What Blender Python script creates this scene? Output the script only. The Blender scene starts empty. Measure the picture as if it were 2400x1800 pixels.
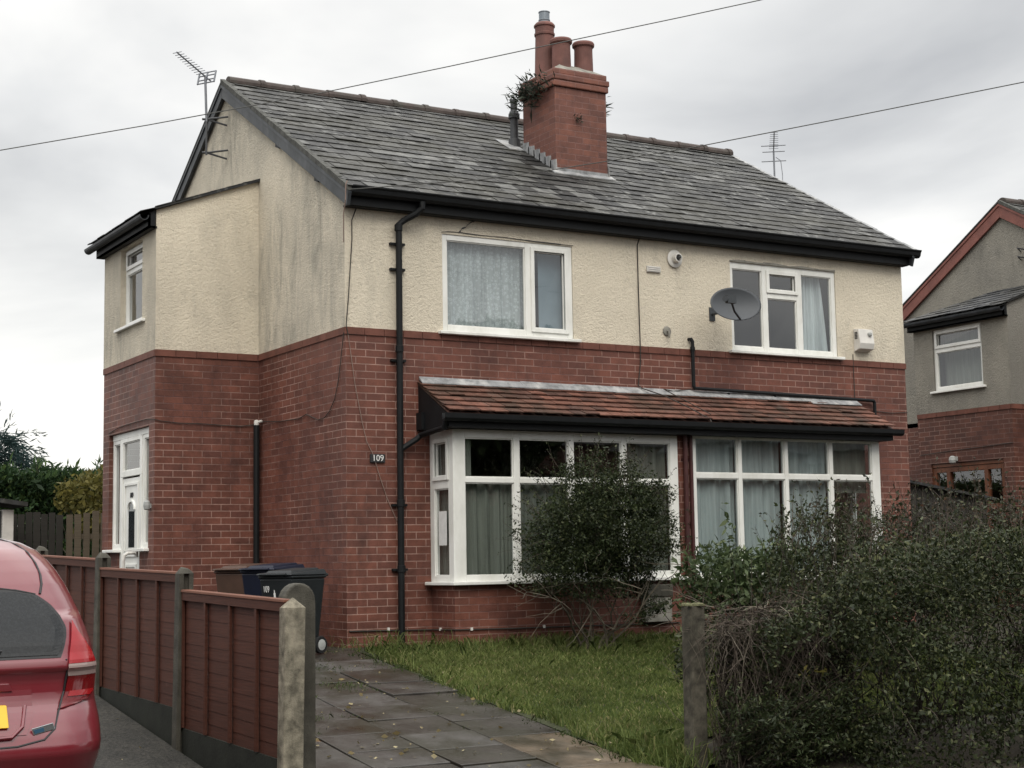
import bpy, math, random
import numpy as np
from mathutils import Vector, Matrix
random.seed(7); RNG = np.random.default_rng(7)
S = bpy.context.scene
COL = S.collection
R = math.radians

# ---------------------------------------------------------------- camera
cam = bpy.data.cameras.new('camera'); camo = bpy.data.objects.new('camera', cam); COL.objects.link(camo)
yaw, pitch, roll = -0.53333828, 0.11160683, -0.01683871
f = Vector((-math.sin(yaw)*math.cos(pitch), math.cos(yaw)*math.cos(pitch), math.sin(pitch)))
r0 = Vector((math.cos(yaw), math.sin(yaw), 0)); u0 = r0.cross(f)
rr = math.cos(roll)*r0 + math.sin(roll)*u0; uu = -math.sin(roll)*r0 + math.cos(roll)*u0
M = Matrix((rr, uu, -f)).transposed().to_4x4(); M.translation = Vector((-6.68532825, -14.65801845, 0.80881691))
camo.matrix_world = M
cam.sensor_width = 36; cam.lens = 36*3702.27/2400; cam.clip_end = 2000; cam.clip_start = .05
S.camera = camo

# ---------------------------------------------------------------- world: overcast sky
W = bpy.data.worlds.new('World'); S.world = W; W.use_nodes = True
nt = W.node_tree; N = nt.nodes; LK = nt.links; N.clear()
def nd(t, **k):
    n = N.new(t)
    for a, b in k.items(): setattr(n, a, b)
    return n
SUN_EL, SUN_AZ = R(48), R(205)      # azimuth from +y clockwise (sun stands behind the camera, to its right)
out = nd('ShaderNodeOutputWorld'); bg = nd('ShaderNodeBackground'); bg.inputs[1].default_value = 1.0
sky = nd('ShaderNodeTexSky', sky_type='NISHITA', sun_disc=False); sky.sun_elevation = SUN_EL; sky.sun_rotation = SUN_AZ
skm = nd('ShaderNodeMix', data_type='RGBA', blend_type='MULTIPLY'); skm.inputs[0].default_value = 1
skm.inputs[7].default_value = (.1, .1, .1, 1); LK.new(sky.outputs[0], skm.inputs[6])
tc = nd('ShaderNodeTexCoord'); sp = nd('ShaderNodeSeparateXYZ'); LK.new(tc.outputs['Generated'], sp.inputs[0])
zc = nd('ShaderNodeMath', operation='MAXIMUM'); LK.new(sp.outputs[2], zc.inputs[0]); zc.inputs[1].default_value = 0
za = nd('ShaderNodeMath', operation='ADD'); LK.new(zc.outputs[0], za.inputs[0]); za.inputs[1].default_value = .22
dv = nd('ShaderNodeVectorMath', operation='DIVIDE'); LK.new(tc.outputs['Generated'], dv.inputs[0])
cb = nd('ShaderNodeCombineXYZ'); [LK.new(za.outputs[0], cb.inputs[i]) for i in range(3)]; LK.new(cb.outputs[0], dv.inputs[1])
n1 = nd('ShaderNodeTexNoise'); n1.inputs['Scale'].default_value = 1.0; n1.inputs['Detail'].default_value = 6; n1.inputs['Roughness'].default_value = .5; n1.inputs['Distortion'].default_value = .35
mpw = nd('ShaderNodeMapping'); mpw.inputs['Location'].default_value = (3.1, 1.7, 0.4); LK.new(dv.outputs[0], mpw.inputs[0]); LK.new(mpw.outputs[0], n1.inputs['Vector'])
rp = nd('ShaderNodeValToRGB'); LK.new(n1.outputs[0], rp.inputs[0])
e = rp.color_ramp.elements; e[0].position = .33; e[0].color = (.37, .378, .390, 1); e[1].position = .62; e[1].color = (.77, .762, .74, 1)
m_ = rp.color_ramp.elements.new(.5); m_.color = (.60, .603, .60, 1)
el = nd('ShaderNodeMapRange'); LK.new(zc.outputs[0], el.inputs[0]); el.inputs[1].default_value = .34; el.inputs[2].default_value = .95; el.inputs[3].default_value = 1.0; el.inputs[4].default_value = 3.2
hz = nd('ShaderNodeMapRange'); LK.new(sp.outputs[2], hz.inputs[0]); hz.inputs[1].default_value = 0; hz.inputs[2].default_value = .2; hz.inputs[3].default_value = 1.18; hz.inputs[4].default_value = 1.0
ml = nd('ShaderNodeMath', operation='MULTIPLY'); LK.new(el.outputs[0], ml.inputs[0]); LK.new(hz.outputs[0], ml.inputs[1])
vm = nd('ShaderNodeVectorMath', operation='SCALE'); LK.new(rp.outputs[0], vm.inputs[0]); LK.new(ml.outputs[0], vm.inputs['Scale'])
mx = nd('ShaderNodeMix', data_type='RGBA'); mx.inputs[0].default_value = .05; LK.new(vm.outputs[0], mx.inputs[6]); LK.new(skm.outputs[2], mx.inputs[7])
# the cloud thins towards the low left (north-west) and lets a warm white through
lf = nd('ShaderNodeVectorMath', operation='DOT_PRODUCT'); LK.new(tc.outputs['Generated'], lf.inputs[0]); lf.inputs[1].default_value = (-.10, .98, -.55)
lr = nd('ShaderNodeMapRange', interpolation_type='SMOOTHSTEP'); LK.new(lf.outputs['Value'], lr.inputs[0]); lr.inputs[1].default_value = .72; lr.inputs[2].default_value = 1.0; lr.inputs[3].default_value = 0; lr.inputs[4].default_value = .8
lm = nd('ShaderNodeMath', operation='MULTIPLY'); LK.new(lr.outputs[0], lm.inputs[0]); LK.new(n1.outputs[0], lm.inputs[1])
l2 = nd('ShaderNodeMath', operation='MULTIPLY'); LK.new(lm.outputs[0], l2.inputs[0]); l2.inputs[1].default_value = 1.9
wm = nd('ShaderNodeMix', data_type='RGBA'); LK.new(l2.outputs[0], wm.inputs[0]); LK.new(mx.outputs[2], wm.inputs[6]); wm.inputs[7].default_value = (.80, .79, .745, 1)
LK.new(wm.outputs[2], bg.inputs[0]); LK.new(bg.outputs[0], out.inputs[0])

sl = bpy.data.lights.new('sun', 'SUN'); sl.energy = 1.25; sl.angle = R(35); sl.color = (1, .94, .83)
so = bpy.data.objects.new('sun', sl); COL.objects.link(so)
sd = Vector((math.sin(SUN_AZ)*math.cos(SUN_EL), math.cos(SUN_AZ)*math.cos(SUN_EL), math.sin(SUN_EL)))
so.rotation_euler = sd.to_track_quat('Z', 'Y').to_euler(); so.location = (0, -20, 20)
S.view_settings.view_transform = 'Standard'; S.view_settings.look = 'None'; S.view_settings.gamma = 1; S.view_settings.exposure = 0.5
S.render.engine = 'CYCLES'; S.cycles.max_bounces = 8; S.cycles.transparent_max_bounces = 16

# ---------------------------------------------------------------- helpers: materials
class NT:
    def __init__(s, name):
        s.m = bpy.data.materials.new(name); s.m.use_nodes = True; s.t = s.m.node_tree; s.t.nodes.clear()
        s.out = s.n('ShaderNodeOutputMaterial'); s.b = s.n('ShaderNodeBsdfPrincipled'); s.l(s.b.outputs[0], s.out.inputs[0])
    def n(s, t, **k):
        x = s.t.nodes.new(t)
        for a, b in k.items(): setattr(x, a, b)
        return x
    def l(s, a, b): s.t.links.new(a, b)
    def setv(s, sock, v):
        if hasattr(v, 'links'): s.l(v, sock)
        elif isinstance(v, (tuple, list)) and len(v) == 3 and sock.type == 'RGBA': sock.default_value = (*v, 1)
        else: sock.default_value = v
    def coord(s, kind='Object', scale=(1, 1, 1), loc=(0, 0, 0)):
        t = s.n('ShaderNodeTexCoord'); mp = s.n('ShaderNodeMapping'); s.l(t.outputs[kind], mp.inputs[0])
        mp.inputs['Scale'].default_value = scale; mp.inputs['Location'].default_value = loc; return mp.outputs[0]
    def noise(s, vec, scale=5, detail=4, rough=.55, dist=0):
        x = s.n('ShaderNodeTexNoise'); s.l(vec, x.inputs['Vector']); x.inputs['Scale'].default_value = scale
        x.inputs['Detail'].default_value = detail; x.inputs['Roughness'].default_value = rough; x.inputs['Distortion'].default_value = dist; return x.outputs[0]
    def ramp(s, fac, stops):
        x = s.n('ShaderNodeValToRGB'); s.l(fac, x.inputs[0]); es = x.color_ramp.elements
        while len(es) < len(stops): es.new(.5)
        for e_, (p, c) in zip(es, stops):
            e_.position = p; e_.color = (c, c, c, 1) if not isinstance(c, tuple) else (*c, 1)
        return x.outputs[0]
    def mix(s, fac, a, b, mode='MIX'):
        x = s.n('ShaderNodeMix', data_type='RGBA', blend_type=mode); s.setv(x.inputs[0], fac); s.setv(x.inputs[6], a); s.setv(x.inputs[7], b); return x.outputs[2]
    def math(s, op, a, b=0.0):
        x = s.n('ShaderNodeMath', operation=op); s.setv(x.inputs[0], a); s.setv(x.inputs[1], b); return x.outputs[0]
    def attr(s, name='rnd'):
        x = s.n('ShaderNodeAttribute'); x.attribute_name = name; return x.outputs['Fac']
    def bump(s, h, strength=.3, dist=.01):
        x = s.n('ShaderNodeBump'); x.inputs['Strength'].default_value = strength; x.inputs['Distance'].default_value = dist; s.l(h, x.inputs['Height']); s.l(x.outputs[0], s.b.inputs['Normal'])
    def base(s, c, rough=.6, spec=.4, metal=0):
        s.setv(s.b.inputs['Base Color'], c); s.setv(s.b.inputs['Roughness'], rough); s.setv(s.b.inputs['Specular IOR Level'], spec); s.b.inputs['Metallic'].default_value = metal
        return s.m

def simple(name, c, rough=.5, spec=.4, var=.25, scale=6, bump=.08, metal=0, dirt=None):
    t = NT(name); v = t.coord(); n = t.noise(v, scale, 6, .6)
    k = t.ramp(n, [(.3, 1-var), (.7, 1+var*.4)]); col = t.mix(1, c, k, 'MULTIPLY')
    if dirt:
        n2 = t.noise(t.coord(scale=(1, 1, .25)), scale*.7, 8, .65); col = t.mix(t.ramp(n2, [(.48, 0.0), (.72, .8)]), col, dirt)
    if bump: t.bump(t.noise(v, scale*12, 3), bump, .004)
    return t.base(col, rough, spec, metal)

def brick_mat(name, hue=1.0, dark=1.0, soot=True, pointing=1.0):
    t = NT(name); uv = t.coord('UV'); ob = t.coord('Object')
    b = t.n('ShaderNodeTexBrick'); t.l(uv, b.inputs['Vector']); b.offset = .5; b.squash = 1
    b.inputs['Scale'].default_value = 1; b.inputs['Brick Width'].default_value = .225; b.inputs['Row Height'].default_value = .075
    b.inputs['Mortar Size'].default_value = .0047; b.inputs['Mortar Smooth'].default_value = .3; b.inputs['Bias'].default_value = -.05
    b.inputs['Color1'].default_value = (.170*hue*dark, .062*dark, .042*dark, 1); b.inputs['Color2'].default_value = (.114*hue*dark, .044*dark, .033*dark, 1); b.inputs['Mortar'].default_value = (.5, .5, .5, 1)
    n = t.noise(ob, 1.1, 6, .6); n3 = t.noise(ob, 9, 5, .7); n4 = t.noise(ob, 60, 3, .7)
    # pointing: pale thin lines that fade out where the pointing has gone or been smeared over
    pt = t.ramp(t.noise(t.coord('Object', loc=(3, 1, 0)), .95, 5, .62), [(.38, 0.0), (.55, pointing)])
    mort = t.mix(pt, (.11*dark, .043*dark, .036*dark), (.33*dark, .20*dark, .16*dark))
    c = t.mix(b.outputs['Fac'], b.outputs['Color'], mort)
    c = t.mix(1, c, t.ramp(n, [(.28, .58), (.5, .95), (.72, 1.2)]), 'MULTIPLY')
    c = t.mix(1, c, t.ramp(n3, [(.3, .72), (.7, 1.15)]), 'MULTIPLY')
    c = t.mix(1, c, t.ramp(n4, [(.3, .9), (.7, 1.08)]), 'MULTIPLY')
    if soot:
        s1 = t.ramp(t.noise(t.coord('Object', scale=(1, 1, .35), loc=(5, 2, 1)), 2.4, 7, .65), [(.58, 0.0), (.76, .5)])
        c = t.mix(s1, c, (.035, .022, .02))
    h = t.math('ADD', t.math('MULTIPLY', b.outputs['Fac'], -.6), t.math('MULTIPLY', n4, .35))
    t.bump(h, .45, .006)
    return t.base(c, t.ramp(n3, [(.3, .5), (.7, .72)]), .35)

def render_mat(name, c, grime, dirt_amt=.75, gable=True):
    t = NT(name); ob = t.coord('Object'); g = t.noise(ob, 30, 5, .70, .5); g2 = t.noise(ob, 95, 3, .6)
    big = t.noise(ob, .9, 5, .6)
    col = t.mix(1, c, t.ramp(big, [(.3, .88), (.7, 1.05)]), 'MULTIPLY')
    # run-off streaks, stronger on walls facing sideways
    st = t.noise(t.coord('Object', scale=(2.6, 2.6, .75)), 1.9, 9, .72, .55)
    lim = t.ramp(t.noise(t.coord('Object', loc=(1.5, .3, 2)), .75, 3, .5), [(.36, 0.0), (.56, 1.0)])
    f1 = t.math('MULTIPLY', t.ramp(st, [(.44, 0.0), (.68, dirt_amt)]), lim)
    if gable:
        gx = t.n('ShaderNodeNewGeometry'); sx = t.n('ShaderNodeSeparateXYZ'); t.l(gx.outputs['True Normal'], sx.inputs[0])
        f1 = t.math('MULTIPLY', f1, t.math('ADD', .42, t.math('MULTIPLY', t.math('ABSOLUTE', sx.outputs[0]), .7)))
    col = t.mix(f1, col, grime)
    if gable: col = t.mix(t.math('MULTIPLY', t.math('ABSOLUTE', sx.outputs[0]), t.ramp(t.noise(t.coord('Object', loc=(9, 4, 1)), 1.3, 8, .7), [(.35, .12), (.65, .55)])), col, (.36, .335, .28))  # walls facing sideways get a patchy, darker grey-beige tone overall
    sp_ = t.ramp(g, [(.31, .7), (.40, 0.0)]); col = t.mix(sp_, col, tuple(x*.55 for x in c))
    col = t.mix(t.ramp(t.noise(ob, 5.5, 7, .7), [(.58, 0.0), (.8, .35)]), col, tuple(x*.7 for x in grime))
    t.bump(t.math('ADD', g, t.math('MULTIPLY', g2, .5)), .9, .022)
    return t.base(col, .9, .15)

def slate_mat(name, stops, lich=(.19, .19, .178), rough=(.5, .75)):
    t = NT(name); ob = t.coord('Object'); a = t.attr()
    c = t.ramp(a, stops)
    n = t.noise(ob, 14, 6, .65); c = t.mix(1, c, t.ramp(n, [(.3, .6), (.7, 1.35)]), 'MULTIPLY')
    w = t.noise(t.coord('Object', loc=(2, 2, 2)), 6.5, 7, .7); w2 = t.noise(ob, .55, 3, .5)
    fac = t.math('MULTIPLY', t.ramp(w, [(.54, 0.0), (.64, .85)]), t.ramp(w2, [(.35, .25), (.6, 1.0)]))
    c = t.mix(fac, c, lich)
    ms = t.ramp(t.noise(t.coord('Object', loc=(7, 2, 2)), 1.4, 5, .6), [(.45, 0.0), (.65, .7)]); c = t.mix(ms, c, (.030, .028, .019))
    t.bump(t.noise(ob, 55, 4, .6), .25, .004)
    return t.base(c, t.ramp(n, [(.3, rough[0]), (.7, rough[1])]), .28)

def leaf_mat(name, c1, c2, rough=.5, trans=.3, c3=None):
    t = NT(name); a = t.attr(); ob = t.coord('Object')
    stops = [(0, c1), (.75, c2)] + ([(1.0, c3)] if c3 else [])
    c = t.ramp(a, stops); c = t.mix(1, c, t.ramp(t.noise(ob, 2.2, 4, .6), [(.3, .65), (.7, 1.25)]), 'MULTIPLY')
    t.base(c, rough, .22)
    tr = t.n('ShaderNodeBsdfTranslucent'); t.l(c, tr.inputs[0]); ms = t.n('ShaderNodeMixShader'); ms.inputs[0].default_value = trans
    t.l(t.b.outputs[0], ms.inputs[1]); t.l(tr.outputs[0], ms.inputs[2]); t.l(ms.outputs[0], t.out.inputs[0]); return t.m

def glass_mat(name, ior=1.62, tint=(.86, .9, .9), rough=.015, wob=.0):
    t = NT(name); t.t.nodes.remove(t.b)
    lw = t.n('ShaderNodeLayerWeight'); lw.inputs['Blend'].default_value = .5; f0 = ((ior-1)/(ior+1))**2
    class fr: outputs = [t.math('ADD', t.math('MULTIPLY', t.math('POWER', lw.outputs['Facing'], 5.0), 1-f0), f0)]
    g = t.n('ShaderNodeBsdfGlossy'); g.inputs['Roughness'].default_value = rough; g.inputs[0].default_value = (1, 1, 1, 1)
    tr = t.n('ShaderNodeBsdfTransparent'); tr.inputs[0].default_value = (*tint, 1)
    if wob:
        bp = t.n('ShaderNodeBump'); bp.inputs['Strength'].default_value = wob; bp.inputs['Distance'].default_value = .02; t.l(t.noise(t.coord('Object'), 1.6, 2, .4), bp.inputs['Height'])
        t.l(bp.outputs[0], g.inputs['Normal'])
    m = t.n('ShaderNodeMixShader'); t.l(fr.outputs[0], m.inputs[0]); t.l(tr.outputs[0], m.inputs[1]); t.l(g.outputs[0], m.inputs[2]); t.l(m.outputs[0], t.out.inputs[0]); return t.m

def cloth_mat(name, c, lace=False, trans=.35):
    t = NT(name); col = c; ob = t.coord('Object')
    if lace:
        v = t.n('ShaderNodeTexVoronoi'); t.l(t.coord('Object', scale=(1, .2, 1)), v.inputs['Vector']); v.inputs['Scale'].default_value = 27
        k = t.ramp(v.outputs['Distance'], [(.12, .72), (.30, 1.0), (.5, .74)]); col = t.mix(1, c, k, 'MULTIPLY')
    col = t.mix(1, col, t.ramp(t.noise(t.coord('Object', scale=(6, 6, .4)), 3, 4, .6), [(.3, .75), (.7, 1.12)]), 'MULTIPLY')
    t.base(col, .9, .1)
    tr = t.n('ShaderNodeBsdfTranslucent'); t.l(col, tr.inputs[0]) if hasattr(col, 'links') else None
    ms = t.n('ShaderNodeMixShader'); ms.inputs[0].default_value = trans; t.l(t.b.outputs[0], ms.inputs[1]); t.l(tr.outputs[0], ms.inputs[2]); t.l(ms.outputs[0], t.out.inputs[0]); return t.m

def upvc_mat():
    t = NT('white_upvc'); n = t.noise(t.coord('Object', scale=(1, 1, .5)), 3.5, 7, .65)
    c = t.mix(t.ramp(n, [(.44, 0.0), (.74, .5)]), (.77, .77, .735), (.46, .455, .39)); return t.base(c, .36, .5)

def ground_mat(name, stops, scale=3, bump=.5, rough=.85, fine=70, spec=.3, fc=(.55, 1.45)):
    t = NT(name); ob = t.coord('Object'); n = t.noise(ob, scale, 9, .65); fi = t.noise(ob, fine, 4, .7)
    c = t.ramp(n, stops); c = t.mix(1, c, t.ramp(fi, [(.3, fc[0]), (.7, fc[1])]), 'MULTIPLY'); t.bump(fi, bump, .02); return t.base(c, rough, spec)

MT = {}
MT['brick'] = brick_mat('red_brick'); MT['brick2'] = brick_mat('neighbour_brick', .95, .82); MT['brick_ch'] = brick_mat('chimney_brick', .93, 1.3, True, .15)
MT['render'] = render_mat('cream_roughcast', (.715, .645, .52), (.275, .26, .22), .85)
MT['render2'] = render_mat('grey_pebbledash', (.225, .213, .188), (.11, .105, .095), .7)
MT['band'] = simple('band_brick', (.150, .058, .041), .65, .3, .4, 5, .25)
MT['slate'] = slate_mat('slate', [(0, (.007, .007, .0065)), (.45, (.019, .0185, .0175)), (.8, (.035, .034, .032)), (1, (.10, .10, .095))])
MT['slate_s'] = slate_mat('dark_slate', [(0, (.02, .021, .024)), (1, (.06, .062, .066))], (.16, .16, .15))
MT['clay'] = slate_mat('clay_tile', [(0, (.070, .036, .028)), (.5, (.135, .060, .042)), (1, (.19, .085, .060))], (.17, .12, .10), (.55, .8))
MT['ridge'] = simple('ridge_clay', (.072, .056, .050), .75, .3, .4, 7, .25, 0, (.06, .06, .05))
MT['lead'] = simple('lead', (.27, .275, .28), .65, .3, .55, 9, .3, 0, (.50, .49, .47))
MT['verge'] = simple('mossy_verge', (.10, .10, .092), .9, .2, .6, 12, .6, 0, (.04, .042, .035))
MT['mortar'] = simple('mortar', (.26, .25, .22), .9, .2, .4, 9, .5)
MT['black'] = simple('black_gloss_paint', (.007, .008, .009), .55, .25, .4, 8, .1)
MT['barge'] = simple('grey_painted_board', (.035, .04, .046), .5, .4, .5, 6, .25, 0, (.085, .09, .095))
MT['barge_red'] = simple('red_painted_board', (.20, .072, .055), .55, .4, .3, 6, .1)
MT['upvc'] = upvc_mat(); MT['glass'] = glass_mat('window_glass', 2.15, (.90, .93, .93), .015, .06); MT['glass_dark'] = glass_mat('dark_glass', 1.6, (.35, .38, .4))
MT['woodframe'] = simple('brown_stained_frame', (.14, .052, .026), .45, .4, .35, 6, .1)
MT['net'] = cloth_mat('net_curtain', (.60, .65, .66), True, .15); MT['voile'] = cloth_mat('voile', (.42, .48, .48), False, .2); MT['drape'] = cloth_mat('drape', (.21, .225, .195), False, .15); MT['whitecloth'] = cloth_mat('white_cloth', (.55, .60, .61), False, .15)
MT['blind'] = simple('blind', (.20, .26, .30), .8, .2, .15, 3, 0)
MT['room'] = simple('room_plaster', (.18, .17, .155), .9, .1, .2, 1, 0)
MT['terracotta'] = simple('terracotta', (.170, .078, .065), .75, .3, .35, 5, .2, 0, (.10, .06, .055))
MT['cowl'] = simple('grey_metal', (.22, .25, .28), .45, .5, .25, 8, .05, .4)
MT['alu'] = simple('aerial_alloy', (.20, .21, .23), .5, .5, .2, 8, 0, .3)
MT['steel'] = simple('dark_steel', (.05, .052, .056), .5, .5, .3, 10, .1)
MT['cable'] = simple('cable_sheath', (.045, .038, .033), .7, .3, .2, 10, 0); MT['cable_l'] = simple('pale_cable', (.25, .18, .15), .7, .3, .2, 10, 0)
MT['wire'] = simple('overhead_wire', (.09, .09, .085), .7, .3, .1, 10, 0)
MT['concrete'] = simple('weathered_concrete', (.24, .216, .165), .9, .2, .7, 15, 1.0, 0, (.05, .046, .036))
MT['concrete_d'] = simple('wet_dark_concrete', (.075, .070, .056), .8, .3, .55, 8, .8, 0, (.035, .032, .024))
MT['concrete_g'] = simple('green_gravel_board', (.016, .018, .013), .85, .3, .5, 5, .5)
MT['post_wood'] = simple('old_post', (.088, .080, .062), .9, .2, .75, 13, 1.0, 0, (.026, .024, .018))
MT['moss'] = simple('moss', (.15, .15, .085), .95, .1, .6, 40, 1)
def fence_mat(name, c):
    t = NT(name); ob = t.coord('Object'); gr = t.noise(t.coord('Object', scale=(1, 1.2, 26)), 3, 6, .6); a = t.attr()
    k = t.ramp(a, [(0, .88), (1, 1.08)]); col = t.mix(1, c, k, 'MULTIPLY'); col = t.mix(1, col, t.ramp(gr, [(.3, .75), (.7, 1.2)]), 'MULTIPLY')
    col = t.mix(t.ramp(t.noise(ob, 7, 8, .7), [(.62, 0.0), (.74, .6)]), col, tuple(min(1, x*2.2+.02) for x in c)); t.bump(gr, .25, .004); return t.base(col, .7, .3)
MT['panel'] = fence_mat('red_brown_stain', (.062, .0200, .0115)); MT['rail'] = fence_mat('rail_stain', (.125, .050, .030))
MT['picket'] = fence_mat('weathered_picket', (.105, .085, .06)); MT['picket_d'] = fence_mat('dark_picket', (.028, .026, .022))
MT['binblack'] = simple('bin_plastic_black', (.012, .015, .017), .5, .4, .25, 5, .1); MT['binblue'] = simple('bin_plastic_blue', (.005, .008, .022), .5, .4, .25, 5, .1); MT['binbrown'] = simple('bin_plastic_brown', (.072, .040, .028), .55, .4, .25, 5, .1)
MT['whiteprint'] = simple('white_print', (.72, .72, .70), .6, .3, .12, 20, 0); MT['greyplastic'] = simple('grey_plastic', (.36, .37, .36), .5, .4, .2, 9, 0)
MT['whiteplastic'] = simple('white_plastic', (.66, .64, .60), .45, .4, .2, 5, .05)
MT['darkprint'] = simple('dark_print', (.03, .03, .032), .6, .3, .1, 20, 0); MT['rubber'] = simple('rubber', (.012, .012, .013), .8, .3, .2, 9, .1)
MT['redpipe'] = simple('dark_red_pipe', (.06, .018, .017), .5, .4, .4, 6, .1)
MT['dish'] = simple('dish_grey', (.068, .074, .082), .6, .4, .12, 4, 0); MT['dishpart'] = simple('dish_bracket', (.045, .05, .055), .6, .4, .12, 4, 0)
MT['soil'] = ground_mat('soil', [(.3, (.016, .012, .008)), (.7, (.040, .032, .021))]); MT['tarmac'] = ground_mat('tarmac', [(.3, (.014, .0135, .0115)), (.7, (.040, .037, .031))], 2.5, 1.0, .7, 34, .3, (.25, 2.0))
MT['lawn'] = ground_mat('lawn_soil', [(.3, (.020, .022, .009)), (.7, (.040, .046, .018))], 2, .5); MT['asphalt'] = ground_mat('asphalt', [(.3, (.04, .04, .04)), (.7, (.06, .06, .058))], 2, .6, .8, 120)
def slab_mat():
    t = NT('paving_slab'); ob = t.coord('Object'); a = t.attr(); n = t.noise(ob, 3.2, 8, .65); fi = t.noise(ob, 60, 4, .65)
    c = t.ramp(a, [(0, (.024, .019, .014)), (.35, (.040, .035, .031)), (.7, (.060, .056, .052)), (.86, (.078, .074, .070)), (.9, (.095, .070, .045)), (1, (.15, .075, .022))])
    c = t.mix(1, c, t.ramp(n, [(.3, .6), (.7, 1.35)]), 'MULTIPLY'); c = t.mix(1, c, t.ramp(fi, [(.3, .75), (.7, 1.25)]), 'MULTIPLY')
    c = t.mix(t.ramp(t.noise(t.coord('Object', loc=(4, 4, 4)), 1.7, 6, .6), [(.42, 0.0), (.6, .8)]), c, (.020, .018, .009))
    t.bump(fi, .3, .006); return t.base(c, t.ramp(n, [(.3, .26), (.7, .6)]), .45)
MT['slab'] = slab_mat()
MT['grass'] = leaf_mat('grass_blades', (.060, .093, .022), (.165, .200, .060), .6, .4, (.34, .30, .15))
MT['shrubleaf'] = leaf_mat('shrub_leaf', (.010, .016, .006), (.033, .046, .017), .5, .2, (.085, .095, .042))
MT['hedgeleaf'] = leaf_mat('hedge_leaf', (.011, .016, .006), (.036, .048, .018), .5, .2, (.105, .11, .050))
MT['laurelleaf'] = leaf_mat('laurel_leaf', (.026, .042, .016), (.078, .108, .046), .4, .25, (.15, .18, .09))
MT['reddishleaf'] = leaf_mat('reddish_leaf', (.016, .020, .011), (.046, .048, .026), .5, .2, (.085, .045, .028))
MT['conifer'] = leaf_mat('conifer_leaf', (.016, .034, .016), (.045, .085, .032), .6, .3, (.10, .15, .045)); MT['conifer_b'] = leaf_mat('blue_conifer', (.014, .030, .030), (.035, .065, .062), .6, .3)
MT['yellowleaf'] = leaf_mat('yellow_leaf', (.075, .075, .02), (.16, .14, .04), .6, .4); MT['deadleaf'] = leaf_mat('fallen_leaf', (.16, .12, .05), (.38, .33, .20), .7, .2)
MT['weed'] = leaf_mat('weed_leaf', (.03, .05, .014), (.09, .12, .04), .6, .3, (.16, .15, .08))
MT['twig'] = simple('bare_twig', (.075, .060, .048), .85, .2, .5, 20, .2); MT['twig_d'] = simple('dark_twig', (.030, .025, .02), .9, .15, .5, 20, .2); MT['twig_l'] = simple('pale_twig', (.15, .13, .10), .85, .2, .5, 20, .2); MT['bark'] = simple('bark', (.105, .09, .068), .9, .2, .6, 14, .6)
MT['treeleaf'] = leaf_mat('tree_leaf', (.02, .03, .01), (.04, .06, .02), .6, .2)
def paint_mat():
    t = NT('dark_red_car_paint'); n = t.noise(t.coord('Object'), 3, 6, .6); c = t.mix(t.ramp(n, [(.4, 0.0), (.75, .22)]), (.155, .012, .020), (.17, .07, .065))
    t.base(c, .28, .5); t.b.inputs['Coat Weight'].default_value = .85; t.b.inputs['Coat Roughness'].default_value = .07
    t.bump(t.noise(t.coord('Object'), 260, 2, .5), .06, .002); return t.m
MT['paint'] = paint_mat(); MT['carglass'] = NT('car_privacy_glass').base((.012, .014, .016), .09, .6)
def raincar():
    t = NT('wet_rear_glass'); ob = t.coord('Object'); n = t.noise(ob, 70, 4, .6); t.bump(n, .18, .003)
    return t.base(t.mix(t.ramp(n, [(.45, 0.0), (.7, .5)]), (.008, .009, .010), (.026, .029, .031)), .13, .32)
MT['carglass'] = raincar()
MT['lensred'] = NT('red_lens').base((.30, .010, .013), .10, .6); MT['lensclear'] = NT('clear_lens').base((.36, .27, .25), .15, .6); MT['lensdark'] = NT('dark_red_lens').base((.14, .006, .008), .1, .6)
MT['plate'] = simple('yellow_plate', (.72, .44, .03), .35, .4, .1, 4, 0); MT['chrome'] = simple('chrome', (.6, .62, .64), .12, .5, .05, 4, 0, 1); MT['bluebadge'] = simple('blue_badge', (.04, .10, .16), .2, .5, .1, 4, 0)
MT['carblack'] = simple('black_trim', (.012, .012, .013), .45, .4, .2, 8, .05)

# ---------------------------------------------------------------- helpers: meshes and objects
def setp(o, label=None, cat=None, group=None, kind=None):
    if label: o['label'] = label
    if cat: o['category'] = cat
    if group: o['group'] = group
    if kind: o['kind'] = kind
    return o
def empty(name, loc, label, cat, group=None, rotz=0):
    o = bpy.data.objects.new(name, None); COL.objects.link(o); o.location = loc; o.rotation_euler = (0, 0, rotz); o.empty_display_size = .2
    return setp(o, label, cat, group)
def rootloc(p):
    while p.parent: p = p.parent
    return np.array(p.location)

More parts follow.
